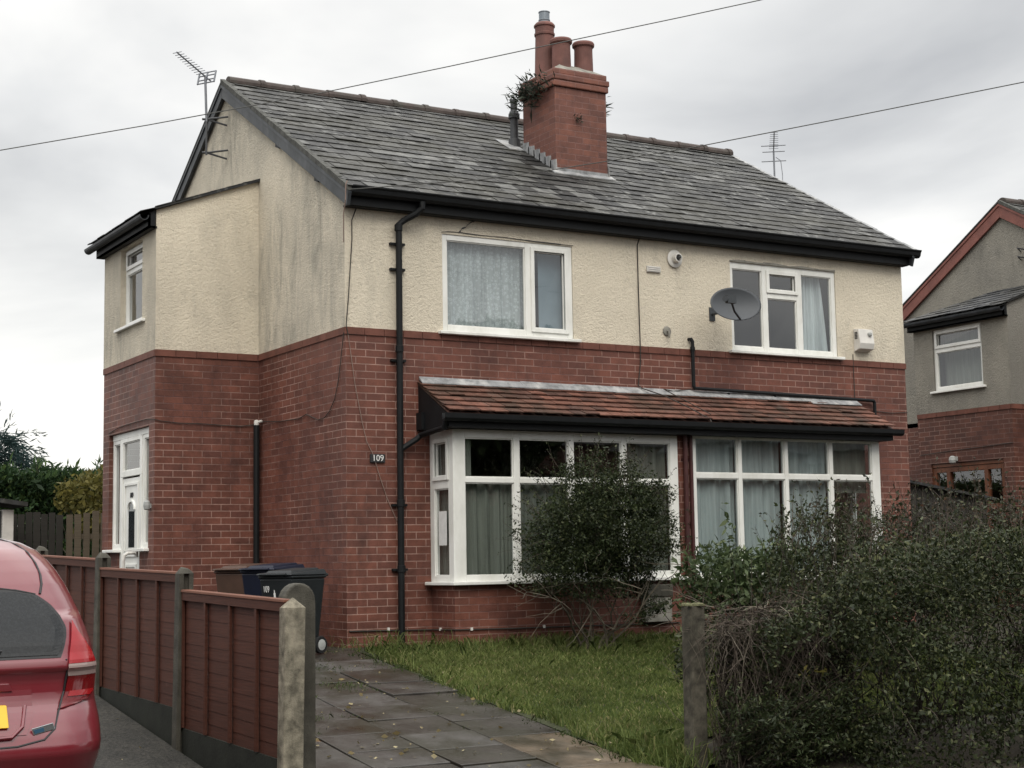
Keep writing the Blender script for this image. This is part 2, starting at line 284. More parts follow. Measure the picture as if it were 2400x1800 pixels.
class MB:
    def __init__(s): s.v = []; s.f = []; s.r = []; s.mi = []; s.cm = 0
    def face(s, pts, r=None):
        i = len(s.v); s.v.extend([tuple(p) for p in pts]); s.f.append(tuple(range(i, i+len(pts)))); s.r.append(random.random() if r is None else r); s.mi.append(s.cm); return s
    def faces(s, pts, fs, r=None):
        i = len(s.v); s.v.extend([tuple(p) for p in pts]); r = random.random() if r is None else r
        for q in fs: s.f.append(tuple(i+k for k in q)); s.r.append(r); s.mi.append(s.cm)
        return s
    def box(s, x0, x1, y0, y1, z0, z1, r=None):
        if x0 > x1: x0, x1 = x1, x0
        if y0 > y1: y0, y1 = y1, y0
        if z0 > z1: z0, z1 = z1, z0
        return s.faces([(x0,y0,z0),(x1,y0,z0),(x1,y1,z0),(x0,y1,z0),(x0,y0,z1),(x1,y0,z1),(x1,y1,z1),(x0,y1,z1)], [(0,3,2,1),(4,5,6,7),(0,1,5,4),(1,2,6,5),(2,3,7,6),(3,0,4,7)], r)
    def hexa(s, p, r=None): return s.faces(p, [(0,3,2,1),(4,5,6,7),(0,1,5,4),(1,2,6,5),(2,3,7,6),(3,0,4,7)], r)
    def prism(s, poly, d, r=None):      # poly: 3d points, d: extrusion vector
        n = len(poly); d = Vector(d); a = [Vector(p) for p in poly]; b = [p+d for p in a]
        return s.faces(a+b, [tuple(range(n))[::-1], tuple(range(n, 2*n))] + [(i, (i+1) % n, n+(i+1) % n, n+i) for i in range(n)], r)
    def tube(s, pts, rad, n=8, cap=True, r=None):
        P = [Vector(p) for p in pts]; rings = []; k = len(P); rads = rad if isinstance(rad, (list, tuple)) else [rad]*k
        up = None
        for i in range(k):
            d = ((P[min(i+1, k-1)]-P[i]).normalized()+(P[i]-P[max(i-1, 0)]).normalized())
            d = d.normalized() if d.length > 1e-6 else Vector((0, 0, 1))
            if up is None: up = d.orthogonal().normalized()
            a = (up - d*up.dot(d)); a = a.normalized() if a.length > 1e-5 else d.orthogonal().normalized(); up = a; b = d.cross(a)
            rings.append([P[i]+rads[i]*(math.cos(2*math.pi*j/n)*a+math.sin(2*math.pi*j/n)*b) for j in range(n)])
        v = [q for g in rings for q in g]; fs = []
        for i in range(k-1):
            for j in range(n): fs.append((i*n+j, i*n+(j+1) % n, (i+1)*n+(j+1) % n, (i+1)*n+j))
        if cap: fs += [tuple(range(n))[::-1], tuple((k-1)*n+j for j in range(n))]
        return s.faces(v, fs, r)
    def lathe(s, prof, c=(0, 0, 0), n=20, axis='z', cap=True, r=None):
        v = []; fs = []; k = len(prof)
        for rad, h in prof:
            for j in range(n):
                a = 2*math.pi*j/n; x, y = rad*math.cos(a), rad*math.sin(a)
                p = (x, y, h) if axis == 'z' else ((h, x, y) if axis == 'x' else (x, h, y)); v.append((p[0]+c[0], p[1]+c[1], p[2]+c[2]))
        for i in range(k-1):
            for j in range(n): fs.append((i*n+j, i*n+(j+1) % n, (i+1)*n+(j+1) % n, (i+1)*n+j))
        if cap: fs += [tuple(range(n))[::-1], tuple((k-1)*n+j for j in range(n))]
        return s.faces(v, fs, r)
    def orient(s, n):
        for i, f_ in enumerate(s.f):
            a, b, c = (Vector(s.v[k]) for k in f_[:3])
            if (b-a).cross(c-a).dot(n) < 0: s.f[i] = f_[::-1]
    def build(s, name, mat, parent=None, smooth=False, bevel=0, local=False, recalc=True):
        me = bpy.data.meshes.new(name); V = np.array(s.v, float)
        if parent is not None and not local: V = V - rootloc(parent)
        me.from_pydata(V.tolist(), [], s.f)
        return finish(me, name, mat, parent, np.array(s.r), smooth, bevel, recalc, s.mi if isinstance(mat, list) else None)

def finish(me, name, mat, parent=None, rnd=None, smooth=False, bevel=0, recalc=True, mi=None):
    for m in (mat if isinstance(mat, list) else [mat]): me.materials.append(m if not isinstance(m, str) else MT[m])
    if recalc:
        import bmesh
        bm = bmesh.new(); bm.from_mesh(me); bmesh.ops.recalc_face_normals(bm, faces=bm.faces); bm.to_mesh(me); bm.free()
    if mi is not None: me.polygons.foreach_set('material_index', mi)
    if rnd is not None and len(rnd) == len(me.polygons):
        at = me.attributes.new('rnd', 'FLOAT', 'FACE'); at.data.foreach_set('value', rnd.astype(np.float32))
    if len(me.polygons) < 20000:
        uvl = me.uv_layers.new(name='UVMap')
        for p in me.polygons:
            n = p.normal; a = (abs(n.x), abs(n.y), abs(n.z)); k = a.index(max(a))
            for li in p.loop_indices:
                c = me.vertices[me.loops[li].vertex_index].co
                uvl.data[li].uv = (c.y, c.z) if k == 0 else ((c.x, c.z) if k == 1 else (c.x, c.y))
    if smooth: me.polygons.foreach_set('use_smooth', [True]*len(me.polygons))
    o = bpy.data.objects.new(name, me); COL.objects.link(o)
    if parent is not None: o.parent = parent
    if bevel:
        b = o.modifiers.new('bevel', 'BEVEL'); b.width = bevel; b.segments = 2; b.limit_method = 'ANGLE'; b.angle_limit = R(40); b.harden_normals = False
    return o

def quadmesh(name, V, mat, parent=None, rnd=None, n=4):
    """V: (N,n,3) array of separate polygons"""
    V = np.asarray(V, np.float32); N_ = len(V); me = bpy.data.meshes.new(name)
    if parent is not None: V = V - rootloc(parent).astype(np.float32)
    me.vertices.add(N_*n); me.vertices.foreach_set('co', V.reshape(-1)); me.loops.add(N_*n); me.loops.foreach_set('vertex_index', np.arange(N_*n, dtype=np.int32))
    me.polygons.add(N_); me.polygons.foreach_set('loop_start', np.arange(0, N_*n, n, dtype=np.int32)); me.polygons.foreach_set('loop_total', np.full(N_, n, dtype=np.int32)); me.update(calc_edges=True)
    if rnd is None: rnd = RNG.random(N_)
    return finish(me, name, mat, parent, np.asarray(rnd), False, 0, False)

def text_mesh(name, txt, size, mat, parent, loc, rot, depth=.002, squeeze=1.0, local=False):
    cu = bpy.data.curves.new('t', 'FONT'); cu.body = txt; cu.size = size; cu.extrude = depth; cu.align_x = 'CENTER'; cu.align_y = 'CENTER'
    o = bpy.data.objects.new('t', cu); COL.objects.link(o); bpy.context.view_layer.update()
    me = bpy.data.meshes.new_from_object(o.evaluated_get(bpy.context.evaluated_depsgraph_get())); bpy.data.objects.remove(o); bpy.data.curves.remove(cu)
    me.transform(Matrix.Translation(Vector(loc) - (Vector() if local else Vector(rootloc(parent)))) @ rot.to_4x4() @ Matrix.Diagonal((squeeze, 1, 1, 1)))
    me.materials.clear(); return finish(me, name, mat, parent, None, False, 0, False)
RX = Matrix.Rotation(R(90), 3, 'X')                       # text standing up, facing -y
RXL = Matrix.Rotation(R(-90), 3, 'Z') @ RX                # standing, facing -x

def vnoise(P, s, seed=0):
    P = np.asarray(P)*s + seed*17.3; i = np.floor(P).astype(np.int64); fr = P-i; fr = fr*fr*(3-2*fr); o = 0
    for dx in (0, 1):
        for dy in (0, 1):
            for dz in (0, 1):
                h = ((i[:, 0]+dx)*374761393 ^ (i[:, 1]+dy)*668265263 ^ (i[:, 2]+dz)*2147483647 ^ 0x5bd1e995) & 0xffffffff
                h = ((h ^ (h >> 13))*1274126177) & 0xffffffff; h = ((h ^ (h >> 16)) & 0xffff)/65535.0
                o = o + h*np.abs(1-dx-fr[:, 0])*np.abs(1-dy-fr[:, 1])*np.abs(1-dz-fr[:, 2])
    return o
def unit(v): return v/np.maximum(np.linalg.norm(v, axis=-1, keepdims=True), 1e-9)
def leaves(name, P, size, mat, parent, aspect=.5, droop=0.0, jit=.4, D=None, dirmix=.5, rnd=None):
    n = len(P); d = unit(RNG.normal(size=(n, 3)) + (0, 0, -droop))
    if D is not None: d = unit(d*(1-dirmix)+D*dirmix)
    s = unit(np.cross(d, RNG.normal(size=(n, 3)))); L = size*(1+jit*RNG.normal(size=(n, 1))).clip(.4, 2); nrm = np.cross(d, s)
    V = np.stack([P, P+d*L*.45+s*L*aspect*.5+nrm*L*.06, P+d*L, P+d*L*.45-s*L*aspect*.5+nrm*L*.06], 1)
    return quadmesh(name, V, mat, parent, rnd)
def twigs(name, lines, mat, parent):
    """lines: list of (points (k,3), r0, r1); three-sided tapering sticks"""
    Q = []
    for P, ra, rb in lines:
        P = np.asarray(P, float); k = len(P); T = unit(np.gradient(P, axis=0)); A = unit(np.cross(T, np.array([.31, .52, .79]))); B = np.cross(T, A); rad = np.linspace(ra, rb, k)[:, None]
        rg = [P+rad*(math.cos(a)*A+math.sin(a)*B) for a in (0, 2.1, 4.2)]
        for j in range(3):
            a, b = rg[j], rg[(j+1) % 3]; Q.append(np.stack([a[:-1], b[:-1], b[1:], a[1:]], 1))
    return quadmesh(name, np.concatenate(Q), mat, parent)
def wander(p, d, L, k=6, wob=.25, grav=0.0):
    p = np.array(p, float); d = np.array(d, float); d /= np.linalg.norm(d); P = [p.copy()]
    for _ in range(k):
        d = d+RNG.normal(size=3)*wob*.5+(0, 0, -grav); d /= np.linalg.norm(d); p = p+d*L/k; P.append(p.copy())
    return np.array(P)

def gz(y): return 0.0 if y >= -.3 else max(.125*(y+.3), -.64)
def gzv(y): return np.where(y >= -.3, 0, np.maximum(.125*(y+.3), -.64))

# ---------------------------------------------------------------- ground
YB = [-300, -5.42, -.3, 400]
def sheet(name, x0, x1, y0, y1, dz, mat, step=None):
    ys = sorted(set([y0, y1]+[b for b in YB if y0 < b < y1])); mb = MB()
    for a, b in zip(ys[:-1], ys[1:]): mb.face([(x0, a, gz(a)+dz), (x1, a, gz(a)+dz), (x1, b, gz(b)+dz), (x0, b, gz(b)+dz)])
    return mb.build(name, mat)
setp(sheet('ground', -300, 300, -300, 400, -.03, 'soil'), kind='structure')
setp(sheet('driveway', -6.4, -3.06, -7.04, 7.5, 0, 'tarmac'), kind='structure')
mb = MB()
for a, b, x0_, x1_ in ((-5.55, -5.42, -.14, .4), (-5.42, -4.7, -.14, .6), (-4.7, -.5, -.14, 6.5)): mb.face([(x0_, a, gz(a)), (x1_, a, gz(a)), (x1_, b, gz(b)), (x0_, b, gz(b))])
setp(mb.build('lawn', 'lawn'), kind='structure')
mb = MB(); mb.box(-60, 60, -8.6, -7.3, -.8, -.632); setp(mb.build('pavement', 'asphalt'), kind='structure')
mb = MB(); mb.box(-60, 60, -8.73, -8.6, -.9, -.636); setp(mb.build('kerb', 'concrete', bevel=.015), kind='structure')
mb = MB(); mb.face([(-60, -17, -.655), (60, -17, -.655), (60, -8.73, -.655), (-60, -8.73, -.655)]); setp(mb.build('road', 'asphalt'), kind='structure')
# paving slabs of the garden path: one path, slabs modelled in its mesh
mb = MB(); xs = [-2.88, -2.62, -2.03, -1.44, -.82, -.19]
for ci, (xa, xb) in enumerate(zip(xs[:-1], xs[1:])):
    y = -7.0 + [.1, .32, .12, 0.0, .27][ci]
    while y < 1.9:
        h = random.choice([.46, .52, .58, .50]); y2 = min(y+h, 1.95)
        if xb > -1.1 and y > -.75: break
        a, b, c, d = xa+.007, xb-.007, y+.007, y2-.007; t = random.uniform(-.007, .007); r_ = random.random()*.86
        if abs((xa+xb)/2+2.3) < .2 and -3.75 < (y+y2)/2 < -3.2: r_ = .99
        if xb > -.3 and y < -4.75: r_ = .9
        q = [random.uniform(-.005, .005) for _ in range(4)]
        mb.hexa([(a, c, gz(c)-.03), (b, c, gz(c)-.03), (b, d, gz(d)-.03), (a, d, gz(d)-.03), (a, c, gz(c)+.016+t+q[0]), (b, c, gz(c)+.016+t+q[1]), (b, d, gz(d)+.016+t+q[2]), (a, d, gz(d)+.016+t+q[3])], r_)
        y = y2
setp(mb.build('path', 'slab', bevel=.006), kind='structure')

# ---------------------------------------------------------------- house building kit
def wallgrid(mb, axis, c, u0, u1, z0, z1, holes=(), reveal=.12, out_=-1, top=None):
    """flat wall in the plane axis=c, with real openings and reveals going inwards; out_ is the sign of the outward normal"""
    us = sorted(set([u0, u1]+[h[i] for h in holes for i in (0, 1) if u0 < h[i] < u1])); zs = sorted(set([z0, z1]+[h[i] for h in holes for i in (2, 3) if z0 < h[i] < z1]))
    def P(u, z, d=0): return (u, c-out_*d, z) if axis == 'y' else (c-out_*d, u, z)
    for a, b in zip(us[:-1], us[1:]):
        for e_, g in zip(zs[:-1], zs[1:]):
            m, k = (a+b)/2, (e_+g)/2
            if any(h[0] < m < h[1] and h[2] < k < h[3] for h in holes): continue
            mb.face([P(a, e_), P(b, e_), P(b, g), P(a, g)])
    for h in holes:
        a, b, e_, g = h; cz0, cz1 = max(e_, z0), min(g, z1)
        if cz0 >= cz1: continue
        mb.face([P(a, cz0), P(a, cz1), P(a, cz1, reveal), P(a, cz0, reveal)]); mb.face([P(b, cz0), P(b, cz1), P(b, cz1, reveal), P(b, cz0, reveal)])
        if g <= z1: mb.face([P(a, g), P(b, g), P(b, g, reveal), P(a, g, reveal)])
        if e_ >= z0: mb.face([P(a, e_), P(b, e_), P(b, e_, reveal), P(a, e_, reveal)])

class Face:
    """maps (u, d, z) on a wall to the world; d is distance outwards from the wall plane"""
    def __init__(s, axis, c, out_): s.a, s.c, s.o = axis, c, out_
    def P(s, u, d, z): return (u, s.c+s.o*d, z) if s.a == 'y' else (s.c+s.o*d, u, z)
    def box(s, mb, u0, u1, d0, d1, z0, z1, r=None):
        p, q = s.P(u0, d0, z0), s.P(u1, d1, z1); mb.box(p[0], q[0], p[1], q[1], p[2], q[2], r)

def window(house, fc, u0, u1, z0, z1, cols, d=-.02, fw=.055, mat='upvc', th=.06, sill=True, sillx=.06, glass='glass', label=None, name='window', sild=.07, extra_top=0):
    """cols: list of (ua, ub, [(za, zb, casement), ...]) pane openings"""
    mb = MB(); B = lambda a, b, e_, g, dd0=None, dd1=None: fc.box(mb, a, b, d-th if dd0 is None else dd0, d if dd1 is None else dd1, e_, g)
    cu = [u0]+[x for c in cols for x in (c[0], c[1])]+[u1]
    for i in range(0, len(cu), 2): B(cu[i], cu[i+1], z0, z1)                  # jambs and mullions
    pn = []
    for a, b, rows in cols:
        zz = [z0]+[x for r_ in rows for x in (r_[0], r_[1])]+[z1]
        for i in range(0, len(zz), 2): B(a, b, zz[i], zz[i+1])                # rails and transoms
        for e_, g, cas in rows:
            if cas:                                                           # an opening casement stands proud of the frame
                w = .045
                for q in ((a-.02, a+w-.02, e_-.02, g+.02), (b-w+.02, b+.02, e_-.02, g+.02), (a+w-.02, b-w+.02, e_-.02, e_+w-.02), (a+w-.02, b-w+.02, g-w+.02, g+.02)): B(*q, d+.0005, d+.018)
                pn.append((a+w-.02, b-w+.02, e_+w-.02, g-w+.02))
            else: pn.append((a, b, e_, g))
            w = .012; p = pn[-1]
            for q in ((p[0], p[0]+w, p[2], p[3]), (p[1]-w, p[1], p[2], p[3]), (p[0]+w, p[1]-w, p[2], p[2]+w), (p[0]+w, p[1]-w, p[3]-w, p[3])): B(*q, d-.034, d-.012)   # glazing bead
    fr = mb.build(name, mat, house, bevel=.004)
    if label: fr['label'] = label
    for a, b, e_, g in pn:
        m2 = MB(); t = [random.uniform(-.0025, .0025) for _ in range(4)]
        m2.face([fc.P(a-.005, d-.03+t[0], e_-.005), fc.P(b+.005, d-.03+t[1], e_-.005), fc.P(b+.005, d-.03+t[2], g+.005), fc.P(a-.005, d-.03+t[3], g+.005)]); m2.orient(Vector(fc.P(0, 1, 0))-Vector(fc.P(0, 0, 0))); m2.build('pane', glass, fr, recalc=False)
    if sill:
        m2 = MB(); fc.box(m2, u0-sillx, u1+sillx, d-.1, sild, z0-.035, z0); m2.build('sill', mat, fr, bevel=.006)
    return fr

def curtain(name, fc, u0, u1, z0, z1, d, mat, label, folds=14, amp=.02, gather=None, cat='curtain', group=None):
    n = 150; mb = MB(); ph = [random.uniform(0, 6) for _ in range(4)]; nz = 7; pts = []
    for j in range(nz+1):
        z = z0+(z1-z0)*j/nz
        for i in range(n+1):
            t = i/n; a, b = (u0, u1) if not gather else (u0+(gather[0]-u0)*(1-j/nz)**.7, u1+(gather[1]-u1)*(1-j/nz)**.7)
            w = math.sin(t*folds*2*math.pi+ph[0]+.25*j*.3)+.55*math.sin(t*folds*1.37*2*math.pi+ph[1])+.3*math.sin(t*folds*2.9*2*math.pi+ph[2])
            pts.append(fc.P(a+(b-a)*t, d+amp*w*(.7+.3*(1-j/nz)), z))
    fs = [(j*(n+1)+i, j*(n+1)+i+1, (j+1)*(n+1)+i+1, (j+1)*(n+1)+i) for j in range(nz) for i in range(n)]
    mb.faces(pts, fs, .5); o = mb.build(name, mat, smooth=True, recalc=False); return setp(o, label, cat, group)

def slate_roof(mb, x0, x1, ytop, ybot, ztop, zbot, rows, wid, thick=.009, clip=None, lift=.016, slip=.01, xfn=None, axis='y'):
    """courses of separate overlapping slates on a slope that falls towards -y (or towards -x when axis is 'x')"""
    L = math.hypot(ytop-ybot, ztop-zbot); dy, dz = (ytop-ybot)/L, (ztop-zbot)/L; ny, nz = -dz, dy; ex = L/rows
    for r_ in range(rows):
        s0 = ex*r_-random.uniform(0, .004); off = (r_ % 2)*wid*.5; x = x0-off-random.uniform(0, .03)
        xa_, xb_ = (x0, x1) if xfn is None else xfn((s0+ex*.5)/L)
        wav = [random.uniform(-.004, .004) for _ in range(3)]
        while x < xb_:
            w = wid*random.uniform(.82, 1.18); a, b = max(x, xa_), min(x+w-.006, xb_); x += w
            if b-a < .03: continue
            j = random.gauss(0, slip*.5); tl = random.gauss(0, slip*.35); lf = lift+abs(random.gauss(0, .004)); s1 = min(s0+ex*1.6, L+.01)
            def P(X, s_, h): 
                q = (ybot+dy*s_+ny*h, zbot+dz*s_+nz*h); return (X, q[0], q[1]) if axis == 'y' else (q[0], X, q[1])
            sa, sb = s0+j-tl, s0+j+tl; rr_ = random.random()
            # worn lower corners
            c1 = random.uniform(0, .018) if random.random() < .4 else 0
            mb.faces([P(a, sa, lf), P(b-c1, sb, lf), P(b, sb+c1, lf), P(b, s1, .002), P(a, s1, .002), P(a, sa, lf-thick), P(b-c1, sb, lf-thick), P(b, sb+c1, lf-thick)],
                     [(0, 1, 2, 3, 4), (0, 5, 6, 1), (1, 6, 7, 2), (2, 7, 3), (0, 4, 5)], rr_)

def ridge_tiles(house, x0, x1, y, z, mat, parent):
    mb = MB(); n = max(1, round((x1-x0)/.46)); w = (x1-x0)/n
    for i in range(n):
        a = x0+i*w; dz = random.uniform(-.008, .008)
        def arc(r_, k=9): return [(r_*math.cos(t), r_*.82*math.sin(t)) for t in [math.pi*j/(k-1)*1.16-.25 for j in range(k)]]
        for xa, xb, rad in ((a+.004, a+w-.05, .125), (a+w-.055, a+w+.012, .145)):
            q = arc(rad*.78); pa = [(xa, y+p[0], z-.045+dz+p[1]) for p in q]; pb = [(xb, y+p[0], z-.045+dz+p[1]) for p in q]; m = len(q)
            mb.faces(pa+pb, [(j, j+1, m+j+1, m+j) for j in range(m-1)]+[tuple(range(m)), tuple(range(m, 2*m))], random.random())
    return mb.build('ridge_tiles', mat, parent)

WX, YR, ZR, ZE = 7.782, 3.5, 6.775, 4.655          # width, ridge position and height, eaves height
WL, WY0, WY1 = -1.222, 2.407, 4.416                # side wing
SL = (ZR-ZE)/(YR+.2)
def build_house(ox, oz, second):
    label = 'grey pebbledashed semi with red bargeboards, cut off by the right edge' if second else 'pair of red brick semis with cream roughcast upper walls under one slate roof'
    H = empty('semi_detached_house', (ox, 0, oz), label, 'house')
    T = lambda mb: mb
    br, rd = ('brick2', 'render2') if second else ('brick', 'render')
    o = np.array([ox, 0, oz])
    class OMB(MB):
        def build(s, *a, **k):
            s.v = [(p[0]+ox, p[1], p[2]+oz) for p in s.v]; return MB.build(s, *a, **k)
    FY = Face('y', 0, -1)
    class OF(Face):
        def P(s, u, d, z): q = Face.P(s, u, d, z); return q
    # --- walls
    fh = [] if second else [(1.06, 3.70, .62, 2.15), (4.08, 6.72, .62, 2.15)]
    uh = [] if second else [(1.130, 2.778, 3.246, 4.300), (5.012, 6.662, 3.246, 4.318)]
    door = (2.62, 4.16, -.2, 2.39); ww = (2.90, 3.75, 3.63, 4.575) if not second else (2.95, 4.0, 3.57, 4.58)
    b = OMB(); wallgrid(b, 'y', 0, 0, WX, -.4, 3.15, fh, .2); wallgrid(b, 'x', 0, 0, 7.0, -.4, 3.15, [], .1); wallgrid(b, 'x', WX, 0, 7.0, -.4, 3.15, [], .1, 1); wallgrid(b, 'y', 7.0, 0, WX, -.4, 3.15, [], .1, 1)
    wallgrid(b, 'y', WY0, WL, 0, -.4, 3.15); wallgrid(b, 'x', WL, WY0, WY1, -.4, 3.15, [door], .10); wallgrid(b, 'y', WY1, WL, 0, -.4, 3.15, [], .1, 1)
    if not second:
        # base of the shared bay: brick apron, pier between the two windows
        wallgrid(b, 'y', -.5, .963, 6.80, -.4, .575); wallgrid(b, 'x', .963, -.5, 0, -.4, .575); wallgrid(b, 'x', 6.80, -.5, 0, -.4, .575, [], .1, 1)
        wallgrid(b, 'y', -.5, 3.785, 3.995, .575, 2.3); wallgrid(b, 'x', 3.785, -.5, -.3, .575, 2.3); wallgrid(b, 'x', 3.995, -.5, -.3, .575, 2.3, [], .1, 1)
    else:
        b.box(.96, 6.8, -.5, 0, -.4, 2.2)
    b.build('brick_wall', br, H)
    u = OMB(); wallgrid(u, 'y', 0, -.008, WX+.008, 3.226, 4.62, uh, .1)
    zf = lambda y: ZE+.03+SL*(y+.05) - .07; zr = lambda y: ZR-.05-.61*(y-YR)
    for X_, s in ((-.006, -1), (WX+.006, 1)): u.face([(X_, 0, 3.226), (X_, 7.0, 3.226), (X_, 7.0, zr(7.0)), (X_, YR, ZR-.05), (X_, 0, zf(0))])
    u.face([(0, 7.006, 3.226), (WX, 7.006, 3.226), (WX, 7.006, zr(7)), (0, 7.006, zr(7))])
    vz = lambda x: 5.268+.372*x
    u.face([(WL-.006, WY0-.006, 3.226), (-.006, WY0-.006, 3.226), (-.006, WY0-.006, vz(0)), (WL-.006, WY0-.006, vz(WL))])
    wallgrid(u, 'x', WL-.006, WY0-.006, WY1+.006, 3.226, 4.76, [ww], .10)
    u.face([(WL-.006, WY1+.006, 3.226), (0, WY1+.006, 3.226), (0, WY1+.006, vz(0)-.25), (WL-.006, WY1+.006, vz(WL))])
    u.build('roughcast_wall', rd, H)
    # --- string course between brick and render, one brick high and a little proud
    s = OMB(); e = .014
    n = 0
    def course(P0, P1, nrm, L):
        k = round(L/.225)
        for i in range(k):
            a, c = i/k, (i+1)/k; r_ = random.random(); g = .003/L
            p0 = np.array(P0)+(np.array(P1)-np.array(P0))*(a+g); p1 = np.array(P0)+(np.array(P1)-np.array(P0))*(c-g); nn = np.array(nrm)*e
            s.hexa([tuple(p0), tuple(p1), tuple(p1-nn*1.8), tuple(p0-nn*1.8), tuple(p0+(0, 0, .073)), tuple(p1+(0, 0, .073)), tuple(p1-nn*1.8+(0, 0, .073)), tuple(p0-nn*1.8+(0, 0, .073))], r_)
    z = 3.151
    course((-e, -e, z), (WX+e, -e, z), (0, -1, 0), WX); course((-e, -e+.03, z), (-e, WY0-e, z), (-1, 0, 0), WY0); course((WL-e, WY0-e, z), (-e-.002, WY0-e, z), (0, -1, 0), -WL); course((WL-e, WY0-e+.03, z), (WL-e, WY1, z), (-1, 0, 0), WY1-WY0)
    s.build('string_course', 'band', H)
    # --- rooms behind the glass: plain plaster shells, so that panes look into a dim interior
    if not second:
        q = OMB()
        for (x0, x1, y0, y1, z0, z1) in ((.3, 3.85, .3, 3.3, .1, 2.4), (3.95, 7.6, .3, 3.3, .1, 2.4), (.3, 3.85, .12, 3.3, 2.55, 4.5), (3.95, 7.6, .12, 3.3, 2.55, 4.5)):
            q.face([(x0, y1, z0), (x1, y1, z0), (x1, y1, z1), (x0, y1, z1)]); q.face([(x0, y0, z0), (x0, y1, z0), (x0, y1, z1), (x0, y0, z1)]); q.face([(x1, y0, z0), (x1, y1, z0), (x1, y1, z1), (x1, y0, z1)]); q.face([(x0, y0, z0), (x1, y0, z0), (x1, y1, z0), (x0, y1, z0)]); q.face([(x0, y0, z1), (x1, y0, z1), (x1, y1, z1), (x0, y1, z1)])
        q.box(1.0, 6.76, -.44, .2, 2.2, 2.26); q.box(1.0, 3.72, -.42, .2, .5, .56); q.box(4.06, 6.76, -.42, .2, .5, .56)
        q.build('room', 'room', H)
    # --- roof
    rf = OMB(); x0, x1 = -.07, WX+.06
    slate_roof(rf, x0, x1, YR, -.23, ZR, ZR-SL*(YR+.23), 20, .27)
    rf.face([(x0, -.2, ZR-SL*(YR+.2)-.02), (x1, -.2, ZR-SL*(YR+.2)-.02), (x1, YR, ZR-.02), (x0, YR, ZR-.02)], .1)
    rf.hexa([(x0, YR, ZR-.02), (x1, YR, ZR-.02), (x1, 7.2, ZR-.02-.61*3.7), (x0, 7.2, ZR-.02-.61*3.7), (x0, YR, ZR+.01), (x1, YR, ZR+.01), (x1, 7.2, ZR+.01-.61*3.7), (x0, 7.2, ZR+.01-.61*3.7)], .4)
    roof = rf.build('roof', 'slate', H)
    rt = ridge_tiles(H, x0+.08+ox, x1+ox, YR, ZR+.035+oz, 'ridge', roof)
    # mortared verges
    for X_ in (x0-.012, x1-.03):
        vg = OMB()
        for i in range(16):
            a, c = i/16, (i+1)/16; ya, yb = -.22+(YR+.22)*a, -.22+(YR+.22)*c; h = random.uniform(-.004, .006)
            vg.hexa([(X_, ya, ZR-SL*(YR-ya)-.04), (X_+.06, ya, ZR-SL*(YR-ya)-.04), (X_+.06, yb, ZR-SL*(YR-yb)-.04), (X_, yb, ZR-SL*(YR-yb)-.04), (X_, ya, ZR-SL*(YR-ya)+.018+h), (X_+.06, ya, ZR-SL*(YR-ya)+.022+h), (X_+.06, yb, ZR-SL*(YR-yb)+.022+h), (X_, yb, ZR-SL*(YR-yb)+.018+h)])
        vg.build('verge', 'verge' if X_ < 1 else 'lead', roof)
    # bargeboards
    bm_ = 'barge_red' if second else 'barge'
    for X_, w in ((-.062, .04), (WX+.02, .035)):
        hb = .25 if second else .19
        pf = [(-.22, ZR-SL*(YR+.22)-.05), (YR, ZR-.03), (YR, ZR-.03-hb), (-.17, ZR-SL*(YR+.17)-.03-hb)]; pr = [(YR+.002, ZR-.03), (7.15, ZR-.03-.61*3.65), (7.15, ZR-.03-.61*3.65-hb), (YR+.002, ZR-.03-hb)]
        for pl, yy, sl in ((pf, (-.22, YR), 1), (pr, (YR, 7.15), -1)):
            bd = OMB(); bd.prism([(X_, p[0], p[1]) for p in pl], (w, 0, 0))
            za, zb = (ZR-SL*(YR-yy[0]), ZR) if sl == 1 else (ZR, ZR-.61*3.65)
            bd.hexa([(X_-.014, yy[0], za-.09), (X_+.001, yy[0], za-.09), (X_+.001, yy[1], zb-.09), (X_-.014, yy[1], zb-.09), (X_-.014, yy[0], za-.045), (X_+.001, yy[0], za-.045), (X_+.001, yy[1], zb-.045), (X_-.014, yy[1], zb-.045)])
            bd.build('bargeboard', bm_, H, bevel=.004)
    if not second:
        for yy in (.62, 1.72, 5.15):
            zz = (ZR-SL*(YR-yy) if yy < YR else ZR-.61*(yy-YR))-.21
            p = OMB(); p.hexa([(-.055, yy-.05, zz-.06), (.05, yy-.05, zz-.06), (.05, yy+.05, zz-.02), (-.055, yy+.05, zz-.02), (-.055, yy-.05, zz+.08), (.05, yy-.05, zz+.08), (.05, yy+.05, zz+.08), (-.055, yy+.05, zz+.08)]); p.build('purlin_end', 'black', H)
    # eaves: soffit, fascia, ogee gutter
    fa = OMB(); fa.box(-.03, WX+.04, -.13, -.105, 4.475, 4.665); fa.box(-.02, WX+.03, -.105, .0, 4.47, 4.49); fa.build('fascia', 'black', H)
    gu = OMB(); prof = [(-.135, 4.655), (-.135, 4.585), (-.155, 4.565), (-.20, 4.565), (-.225, 4.59), (-.235, 4.63), (-.25, 4.648), (-.25, 4.66), (-.24, 4.66), (-.226, 4.632), (-.20, 4.58), (-.15, 4.58), (-.145, 4.655)]
    gu.prism([(-.02, p[0], p[1]) for p in prof], (WX+.16, 0, 0)); gu.build('gutter', 'black', H)
    # wing roof: lean-to falling to the left, hipped at its far end
    wr = OMB(); xe, ze = WL-.19, vz(WL)-.075; yt0, yt1 = WY0-.05, WY1+.15
    slate_roof(wr, yt0, yt1, 0, xe, vz(0)+.02, ze+.02, 7, .27, xfn=lambda t: (yt0, yt1-t*.9), axis='x')
